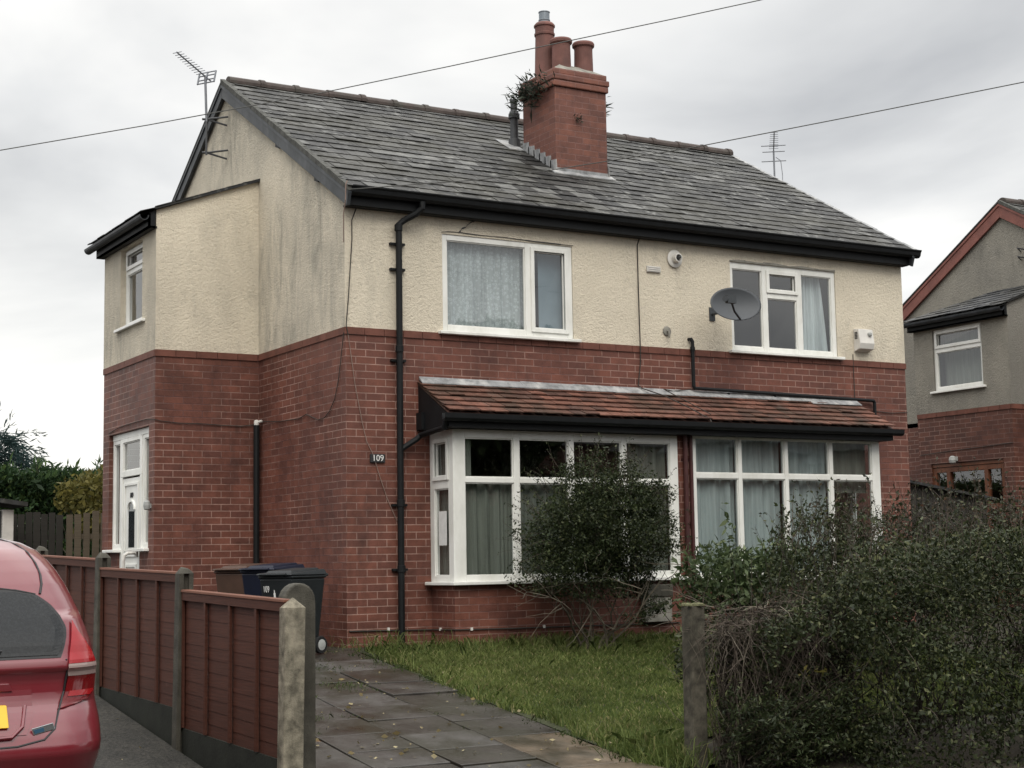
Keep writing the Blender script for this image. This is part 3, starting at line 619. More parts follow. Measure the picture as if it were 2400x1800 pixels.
    wr.face([(xe, yt0, ze), (xe, yt1, ze), (0, yt1-.9, vz(0)), (0, yt0, vz(0))], .2); wr.face([(xe, yt1, ze), (0, yt1, ze+.1), (0, yt1-.9, vz(0))], .2)
    wr.hexa([(WL-.03, yt0, vz(WL)-.005), (-.0, yt0, vz(0)-.005), (-.0, yt0+.03, vz(0)-.005), (WL-.03, yt0+.03, vz(WL)-.005), (WL-.03, yt0, vz(WL)+.03), (0, yt0, vz(0)+.03), (0, yt0+.03, vz(0)+.03), (WL-.03, yt0+.03, vz(WL)+.03)], .1)
    w_ = wr.build('wing_roof', 'slate_s', H)
    wf = OMB(); wf.box(WL-.10, WL-.075, WY0-.02, WY1+.05, ze-.14, ze+.02); wf.box(WL-.1, WL, WY0-.02, WY1+.05, ze-.14, ze-.12); wf.prism([(WL-.02, WY0-.02, ze-.14), (WL-.10, WY0-.02, ze-.14), (WL-.10, WY0-.02, ze+.02), (WL-.02, WY0-.02, vz(WL)-.01)], (0, .02, 0)); wf.build('wing_fascia', 'black', w_)
    wg = OMB(); k = 9; pr_ = [(WL-.155+.055*math.cos(t), ze-.005+.06*math.sin(t)) for t in [math.pi+math.pi*j/(k-1) for j in range(k)]]+[(WL-.155+.047*math.cos(t), ze-.005+.052*math.sin(t)) for t in [2*math.pi-math.pi*j/(k-1) for j in range(k)]]
    wg.prism([(p[0], WY0-.04, p[1]) for p in pr_], (0, WY1-WY0+.25, 0)); wg.build('wing_gutter', 'barge', w_)
    return H, door, ww

H1, door1, ww1 = build_house(0, 0, False)
FY = Face('y', 0, -1); FB = Face('y', -.5, -1); FX = Face('x', WL, -1)

# front windows of the pair
w1 = window(H1, FY, 1.130, 2.778, 3.246, 4.300, [(1.192, 2.170, [(3.315, 4.238, False)]), (2.255, 2.70, [(3.325, 4.235, True)])], d=-.012, label='wide window with net curtain and one side casement')
w2 = window(H1, FY, 5.012, 6.662, 3.246, 4.318, [(5.055, 5.505, [(3.305, 4.24, False)]), (5.585, 6.040, [(3.305, 3.915, False), (4.0, 4.235, True)]), (6.125, 6.60, [(3.305, 4.24, False)])], d=-.012, label='three light window with small top vent')
zb = [(.665, 1.615, False), (1.668, 2.075, False)]
b1 = window(H1, FB, .963, 3.785, .60, 2.160, [(1.092, 1.672, zb), (1.743, 2.352, zb), (2.416, 3.032, zb), (3.099, 3.680, zb)], d=.012, sill=False, name='bay_window', label='left bay window partly behind the shrub')
sl_ = MB(); sl_.prism([(.87, -.02, .575), (.91, -.575, .575), (3.86, -.575, .575), (3.86, -.45, .575), (1.02, -.45, .575), (1.02, -.02, .575)], (0, 0, .034)); sl_.build('sill', 'upvc', b1, bevel=.005)
FS = Face('x', .963, -1)
b1s = window(H1, FS, -.507, 0, .60, 2.160, [(-.40, -.09, [(.668, 1.56, False), (1.665, 2.06, True)])], d=.008, sill=False, name='bay_window', label='narrow side light of the left bay')
b2 = window(H1, FB, 3.995, 6.80, .575, 2.19, [(4.040, 4.637, [(.632, 1.695, False), (1.752, 2.150, False)]), (4.692, 5.322, [(.632, 1.695, False), (1.752, 2.150, False)]), (5.373, 6.004, [(.632, 1.695, False), (1.752, 2.150, False)]), (6.059, 6.676, [(.632, 1.695, False), (1.752, 2.150, False)])], d=.006, sillx=.02, name='bay_window', label='right bay window with pale curtains', sild=.06)
b2s = window(H1, Face('x', 6.80, 1), -.494, -.005, .575, 2.19, [(-.42, -.07, [(.632, 1.695, False), (1.752, 2.150, False)])], d=.006, sill=False, name='bay_window', label='narrow side light of the right bay')
# wing window and door set
window(H1, FX, 2.90, 3.75, 3.63, 4.575, [(2.96, 3.68, [(3.69, 4.27, False), (4.345, 4.53, True)])], d=-.06, sild=.05, sillx=.12)
dz0 = .02
nsl = window(H1, FX, 2.62, 2.995, 1.02, 2.315, [(2.665, 2.94, [(1.075, 2.27, False)])], d=-.05, sild=.06, sillx=.03, name='sidelight', glass='glass'); fsl = window(H1, FX, 3.83, 4.16, 1.02, 2.315, [(3.885, 4.11, [(1.075, 2.27, False)])], d=-.05, sild=.06, sillx=.05, name='sidelight')
mb = MB(); FX.box(mb, 2.62, 4.16, -.11, -.045, 2.316, 2.388); mb.build('door_head', 'upvc', H1, bevel=.004)
for a_, b_ in ((2.62, 2.994), (3.831, 4.16)): mb = MB(); FX.box(mb, a_, b_, -.13, -.02, -.2, .984); mb.build('brick_wall', 'brick', H1)
tl = window(H1, FX, 2.996, 3.829, 1.865, 2.315, [(3.08, 3.74, [(1.935, 2.27, False)])], d=-.04, sill=False, name='toplight')
mb = MB(); FX.box(mb, 2.996, 3.075, -.11, -.04, dz0, 1.864); FX.box(mb, 3.75, 3.829, -.11, -.04, dz0, 1.864)
FX.box(mb, 3.076, 3.749, -.10, -.055, dz0+.03, 1.845)
for q in ((3.14, 3.175, 1.0, 1.79), (3.65, 3.685, 1.0, 1.79), (3.175, 3.65, 1.755, 1.79), (3.14, 3.685, .93, .965), (3.2, 3.24, .25, .85), (3.58, 3.62, .25, .85), (3.24, 3.58, .81, .85), (3.24, 3.58, .25, .29)): FX.box(mb, q[0], q[1], -.056, -.04, q[2], q[3])
dr = mb.build('door', 'upvc', H1, bevel=.005); dr['label'] = 'white panelled front door with arched glass'
gl = MB(); ar = [(3.30, 1.04), (3.52, 1.04), (3.52, 1.46)]+[(3.41+.11*math.cos(t), 1.46+.085*math.sin(t)) for t in [math.pi*j/8 for j in range(1, 8)]]+[(3.30, 1.46)]
gl.prism([FX.P(p[0], -.0535, p[1]) for p in ar], (-.003, 0, 0)); gl.build('door_glass', 'glass_dark', dr)
am = MB(); k = 12
for i in range(k):
    t0, t1 = math.pi*i/k, math.pi*(i+1)/k; am.hexa([FX.P(3.41+r_*math.cos(t), dd, 1.475+r_*.8*math.sin(t)) for dd in (-.055, -.036) for r_, t in ((.145, t0), (.145, t1), (.115, t1), (.115, t0))])
am.build('door_arch', 'upvc', dr)
mb = MB(); FX.box(mb, 3.29, 3.53, -.055, -.043, .975, 1.015); mb.build('letterbox', 'whiteplastic', dr, bevel=.003)
text_mesh('door_number', '109', .085, 'darkprint', dr, FX.P(3.41, -.05, 1.64), RXL, .003)
mb = MB(); mb.tube([FX.P(3.07, .0, .97), FX.P(3.07, .09, .97), FX.P(3.07, .13, .945), FX.P(3.07, .14, .90), FX.P(3.07, .14, .12)], .018, 10); FX.box(mb, 3.03, 3.11, -.02, .004, .93, 1.01); mb.build('grab_rail', 'whiteplastic', H1, smooth=False)
mb = MB(); mb.lathe([(.02, 0), (.034, .01), (.04, .05), (.034, .09), (.015, .11)], FX.P(2.53, .045, 1.44), 12); FX.box(mb, 2.51, 2.55, 0, .045, 1.46, 1.51); mb.build('porch_lamp', 'greyplastic', H1)
# bay roof: clay tiles, lead flashing, black ends, fascia, gutter
mb = MB(); bx0, bx1, bzt, bzb, byb = .815, 6.89, 2.685, 2.315, -.70
slate_roof(mb, bx0, bx1, -.0, byb, bzt, bzb, 6, .165, .012, lift=.030, slip=.006)
mb.hexa([(bx0+.01, byb+.02, bzb-.02), (bx1-.01, byb+.02, bzb-.02), (bx1-.01, 0, bzt-.025), (bx0+.01, 0, bzt-.025), (bx0+.01, byb+.02, bzb-.005), (bx1-.01, byb+.02, bzb-.005), (bx1-.01, 0, bzt-.004), (bx0+.01, 0, bzt-.004)], .1)
br_ = mb.build('bay_roof', 'clay', H1)
mb = MB()
for X_, xa, xb in ((0, bx0+.012, bx0+.05), (1, bx1-.05, bx1-.012)): mb.prism([(xa, 0, bzt-.03), (xa, byb+.03, bzb-.025), (xa, byb+.03, 2.17), (xa, 0, 2.17)], (xb-xa, 0, 0))
mb.box(bx0+.05, bx1-.05, byb+.03, byb+.055, 2.165, 2.31); mb.box(bx0+.05, bx1-.05, byb+.055, -.0, 2.165, 2.18); mb.build('bay_fascia', 'black', br_)
mb = MB(); prof = [(-.705+.0, 2.30), (-.705, 2.24), (-.73, 2.222), (-.765, 2.228), (-.785, 2.25), (-.79, 2.30), (-.78, 2.30), (-.765, 2.245), (-.73, 2.238), (-.715, 2.30)]
mb.prism([(.74, p[0]+.025, p[1]) for p in prof], (6.24, 0, 0)); mb.build('gutter', 'black', br_)
mb = MB(); xx = bx0+.02
while xx < 6.88:
    w = random.uniform(.5, .8); xe = min(xx+w, 6.95); h = random.uniform(.0, .012); dn = .085 if xe < 6.3 else .14
    mb.hexa([(xx, -dn, bzt-.5*dn+.022), (xe+.01, -dn-.01, bzt-.5*dn+.024), (xe+.01, -.0, bzt+.035), (xx, -.0, bzt+.03), (xx, -dn, bzt-.5*dn+.03+h), (xe+.01, -dn-.01, bzt-.5*dn+.034), (xe+.01, -.001, bzt+.062), (xx, -.001, bzt+.058+h)]); xx = xe
mb.build('lead_flashing', 'lead', br_, bevel=.004)
# chimney
mb = MB(); cx0, cx1, cy0, cy1 = 3.426, 4.186, 1.315, 2.085
mb.box(cx0, cx1, cy0, cy1, 5.2, 6.61); mb.box(cx0-.035, cx1+.02, cy0-.03, cy1+.03, 6.61, 6.69); mb.box(cx0-.045, cx1+.03, cy0-.04, cy1+.04, 6.69, 6.765); mb.box(cx0-.02, cx1+.005, cy0-.018, cy1+.02, 6.765, 6.84)
ch = mb.build('chimney', 'brick_ch', H1, bevel=.012)
mb = MB(); mb.hexa([(cx0, cy0, 6.838), (cx1, cy0, 6.838), (cx1, cy1, 6.838), (cx0, cy1, 6.838), (cx0+.2, cy0+.18, 6.965), (cx1-.18, cy0+.18, 6.955), (cx1-.18, cy1-.18, 6.96), (cx0+.2, cy1-.18, 6.965)]); mb.build('flaunching', 'mortar', ch)
for (x, y, z0, z1, tall) in ((3.688, 1.56, 6.90, 7.305, False), (4.02, 1.56, 6.88, 7.308, False), (3.622, 1.84, 6.88, 7.59, True)):
    mb = MB()
    if not tall: mb.lathe([(.122, z0), (.116, z1-.10), (.118, z1-.07), (.140, z1-.05), (.143, z1-.02), (.132, z1), (.105, z1), (.10, z1-.2)], (x, y, 0), 24)
    else: mb.lathe([(.135, z0), (.118, z1-.17), (.130, z1-.165), (.132, z1-.14), (.120, z1-.13), (.122, z1-.06), (.135, z1-.05), (.135, z1-.03), (.11, z1), (.07, z1+.01)], (x, y, 0), 24)
    p = mb.build('chimney_pot', 'terracotta', ch, smooth=False)
    if tall:
        p['label'] = 'tall pot with grey metal flue terminal'
        mb = MB(); mb.lathe([(.068, z1), (.068, z1+.03), (.075, z1+.035), (.075, z1+.045), (.068, z1+.05), (.068, z1+.135), (.074, z1+.14), (.074, z1+.15), (.06, z1+.155)], (x, y, 0), 20); mb.build('flue_terminal', 'cowl', ch)
mb = MB(); zr_ = lambda y: ZR-SL*(YR-y)
n = 6
for i in range(n):
    ya, yb = cy0+(cy1-cy0)*i/n-.03, cy0+(cy1-cy0)*(i+1)/n; zt = zr_(yb)+.10
    mb.prism([(cx0-.008, ya, zr_(ya)+.0), (cx0-.008, yb, zr_(yb)+.0), (cx0-.008, yb, zt), (cx0-.008, ya+.015, zt-.015)], (.006, 0, 0)); mb.prism([(cx1+.004, ya, zr_(ya)+.0), (cx1+.004, yb, zr_(yb)+.0), (cx1+.004, yb, zt), (cx1+.004, ya+.015, zt-.015)], (.006, 0, 0))
mb.hexa([(cx0-.09, cy0-.10, zr_(cy0-.10)+.014), (cx1+.05, cy0-.10, zr_(cy0-.10)+.014), (cx1+.05, cy0, zr_(cy0)+.014), (cx0-.09, cy0, zr_(cy0)+.014), (cx0-.09, cy0-.10, zr_(cy0-.10)+.026), (cx1+.05, cy0-.10, zr_(cy0-.10)+.026), (cx1+.05, cy0+.002, zr_(cy0)+.03), (cx0-.09, cy0+.002, zr_(cy0)+.03)])
mb.box(cx0, cx1, cy0-.008, cy0-.002, zr_(cy0), zr_(cy0)+.06)
mb.build('lead_flashing', 'lead', ch)
mb = MB(); vx, vy = 3.40, 2.26; vz_ = zr_(vy); mb.lathe([(.085, vz_-.05), (.075, vz_+.09), (.052, vz_+.10), (.052, vz_+.36), (.075, vz_+.365), (.072, vz_+.42), (.052, vz_+.46), (.045, vz_+.47), (.045, vz_+.58), (.052, vz_+.585), (.052, vz_+.61), (.035, vz_+.61)], (vx, vy, 0), 18); mb.build('vent_pipe', 'steel', H1, smooth=False)
mb = MB(); mb.hexa([(vx-.2, vy-.22, zr_(vy-.22)+.018), (vx+.02, vy-.22, zr_(vy-.22)+.018), (vx+.02, vy+.15, zr_(vy+.15)+.018), (vx-.2, vy+.15, zr_(vy+.15)+.018), (vx-.2, vy-.22, zr_(vy-.22)+.026), (vx+.02, vy-.22, zr_(vy-.22)+.026), (vx+.02, vy+.15, zr_(vy+.15)+.026), (vx-.2, vy+.15, zr_(vy+.15)+.026)]); mb.build('vent_slate', 'lead', H1)
# rainwater and waste pipes
mb = MB(); mb.tube([(.80, -.19, 4.57), (.80, -.19, 4.50), (.74, -.15, 4.44), (.64, -.085, 4.38), (.585, -.065, 4.33), (.585, -.065, 4.2), (.58, -.065, 2.0), (.578, -.065, .0)], .034, 12)
for z in (4.30, 3.02, 1.42, .75): mb.lathe([(.034, z-.04), (.042, z-.035), (.042, z+.03), (.034, z+.035)], (.581, -.065, 0), 12)
for z in (4.13, 3.86, 2.9, 1.40, .74): mb.box(.50, .67, -.04, -.0, z-.012, z+.012); mb.box(.575, .59, -.05, 0, z-.02, z+.02)
mb.build('downpipe', 'black', H1)
mb = MB(); mb.tube([(.80, -.66, 2.24), (.80, -.62, 2.16), (.80, -.10, 2.12), (.76, -.08, 2.08), (.60, -.065, 1.98)], .03, 10); mb.box(.80, .90, -.12, 0, 2.18, 2.36); mb.build('downpipe', 'black', H1)
mb = MB(); mb.tube([(-.06, 2.32, 0), (-.06, 2.32, 2.40)], .035, 10); mb.build('waste_pipe', 'black', H1)
mb = MB(); mb.lathe([(.03, 2.40), (.032, 2.42), (.03, 2.45), (.01, 2.46)], (-.06, 2.32, 0), 10); mb.tube([(-.06, 2.32, 2.43), (-.02, 2.26, 2.445)], .015, 8); mb.build('pipe_cap', 'whiteplastic', H1)
mb = MB(); mb.tube([(4.37, .02, 3.34), (4.37, -.045, 3.34), (4.385, -.05, 3.31), (4.385, -.05, 2.79), (4.40, -.05, 2.765), (5.8, -.05, 2.745), (7.17, -.05, 2.722), (7.19, -.05, 2.70), (7.19, -.05, 2.40), (7.1, -.05, 2.3)], .022, 10); mb.lathe([(.028, 3.20), (.030, 3.22), (.028, 3.25)], (4.385, -.05, 0), 10)
for x in (4.9, 5.6, 6.3, 6.9): mb.box(x-.012, x+.012, -.05, 0, 2.70, 2.73)
mb.build('waste_pipe', 'black', H1)
mb = MB(); mb.tube([(3.875, -.535, 2.2), (3.87, -.535, .02)], .026, 10); mb.tube([(3.955, -.53, 2.2), (3.95, -.53, .02)], .022, 10)
for z in (1.9, 1.2, .55): mb.box(3.84, 3.985, -.52, -.5, z-.012, z+.012)
mb.build('soil_pipe', 'redpipe', H1)
def cable(pts, rad=.005, mat='cable', name='cable', par=H1): m = MB(); m.tube(pts, rad, 5); return m.build(name, mat, par)
cable([(.132,-.012,4.498),(.071,-.012,4.34),(.072,-.012,4.145),(.025,-.014,3.498),(.004,-.016,3.291),(-.001,-.02,3.233),(.02,-.02,3.14)], .006)
cable([(.02,-.02,3.14),(.044,-.012,3.001),(.099,-.012,2.622),(.178,-.012,2.233),(.223,-.012,2.055),(.291,-.02,1.919),(.371,-.012,1.688),(.452,-.012,1.469),(.561,-.012,1.237)], .004, 'cable_l')
cable([(-.02,.002,3.165),(-.012,.094,2.905),(-.012,.161,2.678),(-.012,.253,2.506),(-.012,.384,2.389),(-.012,.517,2.331),(-.012,.678,2.323),(-.012,.841,2.365),(-.012,.993,2.411),(-.012,1.205,2.379),(-.012,1.8,2.40),(-.012,2.338,2.449)], .005)
cable([(-.055,2.395,2.415),(-.208,2.395,2.39),(-.445,2.395,2.393),(-.7,2.395,2.406),(-.951,2.395,2.405),(-1.158,2.395,2.423),(-1.234,2.395,2.437),(-1.234,2.673,2.464),(-1.234,3.281,2.464),(-1.234,3.778,2.452),(-1.234,4.147,2.412)], .005)
cable([(3.693,-.012,4.466),(3.666,-.012,4.396),(3.665,-.012,3.872),(3.659,-.03,3.226),(3.669,-.012,3.04),(3.63,-.012,2.77),(3.658,-.04,2.735),(3.8,-.28,2.63),(3.95,-.5,2.49),(4.10,-.70,2.345),(4.08,-.76,2.30)], .007)
cable([(6.9,-.012,3.3),(6.9,-.012,2.74)], .005); cable([(4.36,-.06,2.75),(4.1,-.03,2.72),(3.95,-.06,2.735),(3.98,-.3,2.62),(4.15,-.66,2.40)], .006)
cable([(0.02,-.012,.135),(.5,-.014,.128),(.95,-.014,.118),(.953,-.512,.13),(1.6,-.514,.122),(2.6,-.514,.115),(3.75,-.514,.11)], .008); cable([(7.2,-.012,2.6),(7.5,-.014,2.58),(7.78,-.014,2.6)], .005)
for x, y, z in ((.45, -.02, .14), (.953, -.20, .125), (1.14, -.52, .13), (2.0, -.52, .125)): mb = MB(); mb.box(x-.012, x+.012, y-.008, y+.008, z-.012, z+.018); mb.build('cable_clip', 'whiteplastic', H1)
cable([(-.07,-.215,4.70),(-.085,-.21,4.66),(-.085,-.20,4.5),(-.07,-.12,4.38),(-.02,-.01,4.1)], .006, 'cable_l')
# cracks in the roughcast
def crack(pts, w=.007):
    m = MB()
    for a, b in zip(pts[:-1], pts[1:]):
        for i in range(3):
            p = Vector(a).lerp(Vector(b), i/3); q = Vector(a).lerp(Vector(b), (i+1)/3); k = random.uniform(.4, 1.2)*w; j = Vector((random.uniform(-.008, .008), 0, random.uniform(-.008, .008)))
            m.hexa([p+Vector((0, .002, -k)), q+Vector((0, .002, -k)), q+Vector((0, .004, -k)), p+Vector((0, .004, -k)), p+Vector((k*.7, 0, k)), q+Vector((k*.7, 0, k)), q+Vector((k*.7, .004, k)), p+Vector((k*.7, .004, k))])
    return m.build('crack', 'steel', H1)
def crackpts(P): return [(p[0], -.010, p[1]) for p in P]
crack(crackpts([(1.528,4.476),(1.478,4.452),(1.436,4.418),(1.415,4.391),(1.369,4.376),(1.352,4.348),(1.332,4.334)]), .010)
crack(crackpts([(1.12,4.315),(1.2,4.325),(1.32,4.33),(1.6,4.322),(1.9,4.326),(2.3,4.315),(2.79,4.312)]), .005)
mb = MB()
P = [(5.009,4.33),(5.241,4.342),(5.517,4.337),(5.741,4.338),(5.911,4.330),(6.14,4.338),(6.4,4.33),(6.659,4.335)]
for a, b in zip(P[:-1], P[1:]): mb.hexa([(a[0], -.011, 4.319), (b[0], -.011, 4.319), (b[0], 0, 4.319), (a[0], 0, 4.319), (a[0], -.010, a[1]+random.uniform(0,.012)), (b[0], -.010, b[1]+random.uniform(0,.012)), (b[0], 0, b[1]), (a[0], 0, a[1])])
mb.build('lintel_patch', 'mortar', H1)
# wall fittings
mb = MB(); mb.box(3.79, 3.98, -.022, 0, 4.095, 4.165)
for i in range(3): mb.box(3.80, 3.97, -.028, -.021, 4.103+i*.021, 4.114+i*.021)
mb.build('air_brick', 'whiteplastic', H1, bevel=.002)
mb = MB(); mb.lathe([(.10, 0), (.105, -.012), (.085, -.02), (.055, -.02), (.052, -.09), (.04, -.092), (.038, -.03)], (4.19, -.008, 4.278), 20, 'y'); mb.build('flue_terminal', 'whiteplastic', H1)
mb = MB(); mb.lathe([(.035, 0), (.032, -.002), (.01, -.085), (.005, -.087)], (4.19, -.05, 4.278), 10, 'y'); mb.build('flue_cap', 'steel', H1)
mb = MB(); mb.lathe([(.06, 0), (.055, -.01), (.02, -.016)], (4.055, -.006, 3.42), 9, 'y'); mb.tube([(4.055, -.01, 3.42), (4.055, -.05, 3.41), (4.05, -.055, 3.34)], .012, 7); mb.build('pipe_stub', 'mortar', H1)
mb = MB(); mb.box(3.24, 3.61, -.60, -.5, .40, .53); m1 = mb.build('meter_box', 'concrete_d', H1, bevel=.008); mb = MB(); mb.box(3.25, 3.60, -.585, -.5, .13, .395); mb.build('meter_box_door', 'mortar', m1, bevel=.006)

# ---- neighbour house to the right (same type, seen from its gable)
H2, d2, wn2 = build_house(13.6, -.12, True)
FX2 = Face('x', 13.6+WL-.006, -1); oz = -.12
window(H2, FX2, 2.95, 4.0, 3.57+oz, 4.58+oz, [(3.0, 3.95, [(3.63+oz, 4.20+oz, False), (4.29+oz, 4.53+oz, True)])], d=-.03, sild=.05, sillx=.06)
FX2 = Face('x', 13.6+WL, -1)
mb = MB(); q = [2.62, 2.70, 2.98, 3.06, 3.78, 3.86, 4.08, 4.16]
for a, b in ((2.62, 2.70), (2.98, 3.06), (3.78, 3.86), (4.08, 4.16)): FX2.box(mb, a, b, -.10, -.03, -.2+oz, 2.32+oz)
for a, b in ((2.70, 2.98), (3.06, 3.78), (3.86, 4.08)): FX2.box(mb, a, b, -.10, -.03, 2.24+oz, 2.32+oz); FX2.box(mb, a, b, -.10, -.03, 1.62+oz, 1.70+oz); FX2.box(mb, a, b, -.09, -.05, -.2+oz, .7+oz)
FX2.box(mb, 2.62, 4.16, -.10, -.02, 2.325+oz, 2.385+oz); FX2.box(mb, 3.06, 3.78, -.09, -.05, .7+oz, 1.58+oz)
dfr = mb.build('door', 'woodframe', H2, bevel=.004); dfr['label'] = 'brown timber door set with glazed lights'
mb = MB()
for a, b, e_, g in ((2.70, 2.98, 1.70, 2.24), (3.06, 3.78, 1.70, 2.24), (3.86, 4.08, 1.70, 2.24), (2.70, 2.98, .7, 1.62), (3.86, 4.08, .7, 1.62)): mb.face([FX2.P(a, -.07, e_+oz), FX2.P(b, -.07, e_+oz), FX2.P(b, -.07, g+oz), FX2.P(a, -.07, g+oz)])
mb.orient(Vector((-1, 0, 0))); mb.build('pane', 'glass', dfr, recalc=False)
mb = MB(); mb.lathe([(.02, .0), (.05, .02), (.06, .06), (.05, .11), (.02, .13)], FX2.P(3.60, .09, 2.24), 14); FX2.box(mb, 3.57, 3.63, 0, .09, 2.29, 2.36); mb.build('wall_lamp', 'greyplastic', H2)
curtain('curtain', FX2, 2.98, 3.97, 3.45+oz, 4.5+oz, -.22, 'drape', 'grey blind cloth behind the window of the grey neighbouring house', 5, .01)
for dz in (0, .14): mb = MB(); mb.tube([(13.595, 3.0, 5.6+dz), (13.42, 3.05, 5.62+dz)], .012, 6); mb.tube([(13.595, 3.14, 5.6+dz), (13.42, 3.05, 5.62+dz)], .012, 6); mb.build('aerial_bracket', 'steel', H2)
cable([(12.366,2.42,2.62+oz),(12.366,3.0,2.60+oz),(12.366,3.7,2.58+oz),(12.366,4.38,2.55+oz)], .006, par=H2)

# ---------------------------------------------------------------- curtains behind the glass
FV = Face('y', 0, -1)
curtain('net_curtain', FV, 1.15, 2.22, 3.27, 4.28, -.13, 'net', 'patterned lace net curtain behind the wide upper left window', 9, .010)
curtain('window_blind', FV, 2.42, 2.75, 3.27, 4.28, -.16, 'blind', 'blue grey blind half drawn behind the narrow upper casement', 1, .003, None, 'blind')
curtain('voile_or_reflection', FV, 6.20, 6.52, 3.27, 4.26, -.15, 'whitecloth', 'white curtain gathered in the right light of the upper right window', 3, .03, (6.13, 6.62))
FBV = Face('y', -.5, -1)
curtain('drape', FBV, 1.08, 1.70, .62, 1.62, -.10, 'drape', 'olive grey drape in the leftmost front light of the left bay', 4, .022, None, 'curtain')
curtain('drape', FBV, 1.08, 1.21, 1.64, 2.10, -.09, 'drape', 'narrow strip of drape in the upper left corner of the left bay', 1, .012)
curtain('drape', FBV, 1.74, 2.38, .62, 1.62, -.11, 'drape', 'olive grey drape in the second light of the left bay, half behind the shrub', 4, .02)
curtain('drape', FBV, 3.08, 3.70, .62, 2.1, -.12, 'drape', 'olive grey drape in the light nearest the brick pier', 4, .02)
curtain('drape', Face('x', .963, -1), -.43, -.03, .62, 2.1, -.09, 'drape', 'drape in the narrow side light with the paper notice', 2, .014)
for i, (a, b, lb) in enumerate(((4.03, 4.66, 'pale voile curtain in the bay light beside the brick pier'), (4.68, 5.34, 'pale voile curtain in the second light right of the brick pier'), (5.36, 6.02, 'pale voile curtain in the third light right of the pier, above the bush'))):
    curtain('voile_or_reflection', FBV, a, b, .60, 2.17, -.10-.01*i, 'voile', lb, 3, .022)
curtain('voile_or_reflection', FBV, 6.04, 6.70, 1.55, 2.17, -.13, 'drape', 'grey cloth standing in for the reflection in the rightmost upper bay light', 3, .012)  # added cloth: no curtain hangs here, its grey stands in for a reflection
mb = MB(); mb.box(.968, .971, -.33, -.16, .98, 1.33); setp(mb.build('paper_notice', 'whiteprint'), 'white paper notice stuck inside the narrow side light of the bay', 'notice')

# ---------------------------------------------------------------- small things on the house
sg = empty('house_number_sign', (.345, -.02, 1.88), 'dark plate with white numerals 109 on the brick beside the downpipe', 'sign')
mb = MB(); mb.box(.262, .428, -.022, 0, 1.836, 1.922); mb.build('plate', 'darkprint', sg, bevel=.003); text_mesh('numerals', '109', .088, 'whiteprint', sg, (.346, -.023, 1.879), RX, .002, 1.0)
al = empty('alarm_box', (7.02, -.06, 3.46), 'white burglar alarm box on the cream wall right of the upper right window', 'alarm')
mb = MB(); mb.prism([(6.93, 0, 3.33), (6.93, -.10, 3.36), (6.93, -.12, 3.43), (6.93, -.09, 3.61), (6.93, 0, 3.62)], (.24, 0, 0)); mb.build('case', 'whiteplastic', al, bevel=.006)
mb = MB()
for i in range(5): mb.box(6.923, 6.931, -.075, -.03, 3.49+i*.018, 3.499+i*.018)
mb.build('vents', 'darkprint', al)
mb = MB(); mb.lathe([(.028, 0), (.028, -.03), (.015, -.04)], (7.10, -.095, 3.545), 12, 'y'); mb.build('strobe', 'greyplastic', al)
# satellite dish
sd_ = empty('satellite_dish', (4.68, -.2, 3.71), 'dark grey mesh satellite dish in front of the upper right window', 'satellite dish')
mb = MB(); nu, nv = 30, 10; vs = []; ax = Vector((-.28, -.93, .22)).normalized(); au = Vector((1, -.30, 0)); au = (au-ax*au.dot(ax)).normalized(); av = ax.cross(au); 
if av.z < 0: av = -av
Cd = Vector((4.685, -.50, 3.708))
for j in range(nv+1):
    t = j/nv
    for i in range(nu):
        a = 2*math.pi*i/nu; vs.append(Cd+au*(.312*t*math.cos(a))+av*(.205*t*math.sin(a))+ax*(.07*t*t-.07))
n_ = len(vs); vs2 = [p-ax*.006 for p in vs]; fs = []
for j in range(nv):
    for i in range(nu): q = (j*nu+i, j*nu+(i+1) % nu, (j+1)*nu+(i+1) % nu, (j+1)*nu+i); fs += [q, tuple(n_+k for k in q[::-1])]
fs += [(nv*nu+i, nv*nu+(i+1) % nu, n_+nv*nu+(i+1) % nu, n_+nv*nu+i) for i in range(nu)]
mb.faces(vs+vs2, fs, .5); mb.build('reflector', 'dish', sd_, smooth=True)
mb = MB(); lnb = Vector((4.36, -.76, 3.70)); mb.tube([Cd-av*.19+au*.03, Cd-av*.15-au*.09+ax*.14, lnb+Vector((.05, .0, -.02))], .013, 8); mb.tube([lnb+Vector((.05, .05, 0)), lnb-Vector((.05, .02, 0))], .034, 12); mb.box(lnb.x-.02, lnb.x+.10, lnb.y-.03, lnb.y+.02, lnb.z-.045, lnb.z+.045); mb.build('feed_arm', 'dishpart', sd_)
mb = MB(); mb.tube([Cd-ax*.09, Cd-ax*.16+Vector((0, .1, -.02)), (4.72, -.20, 3.66), (4.72, 0, 3.66)], .018, 8); mb.box(4.68, 4.76, -.012, 0, 3.58, 3.74); mb.build('wall_bracket', 'dishpart', sd_)

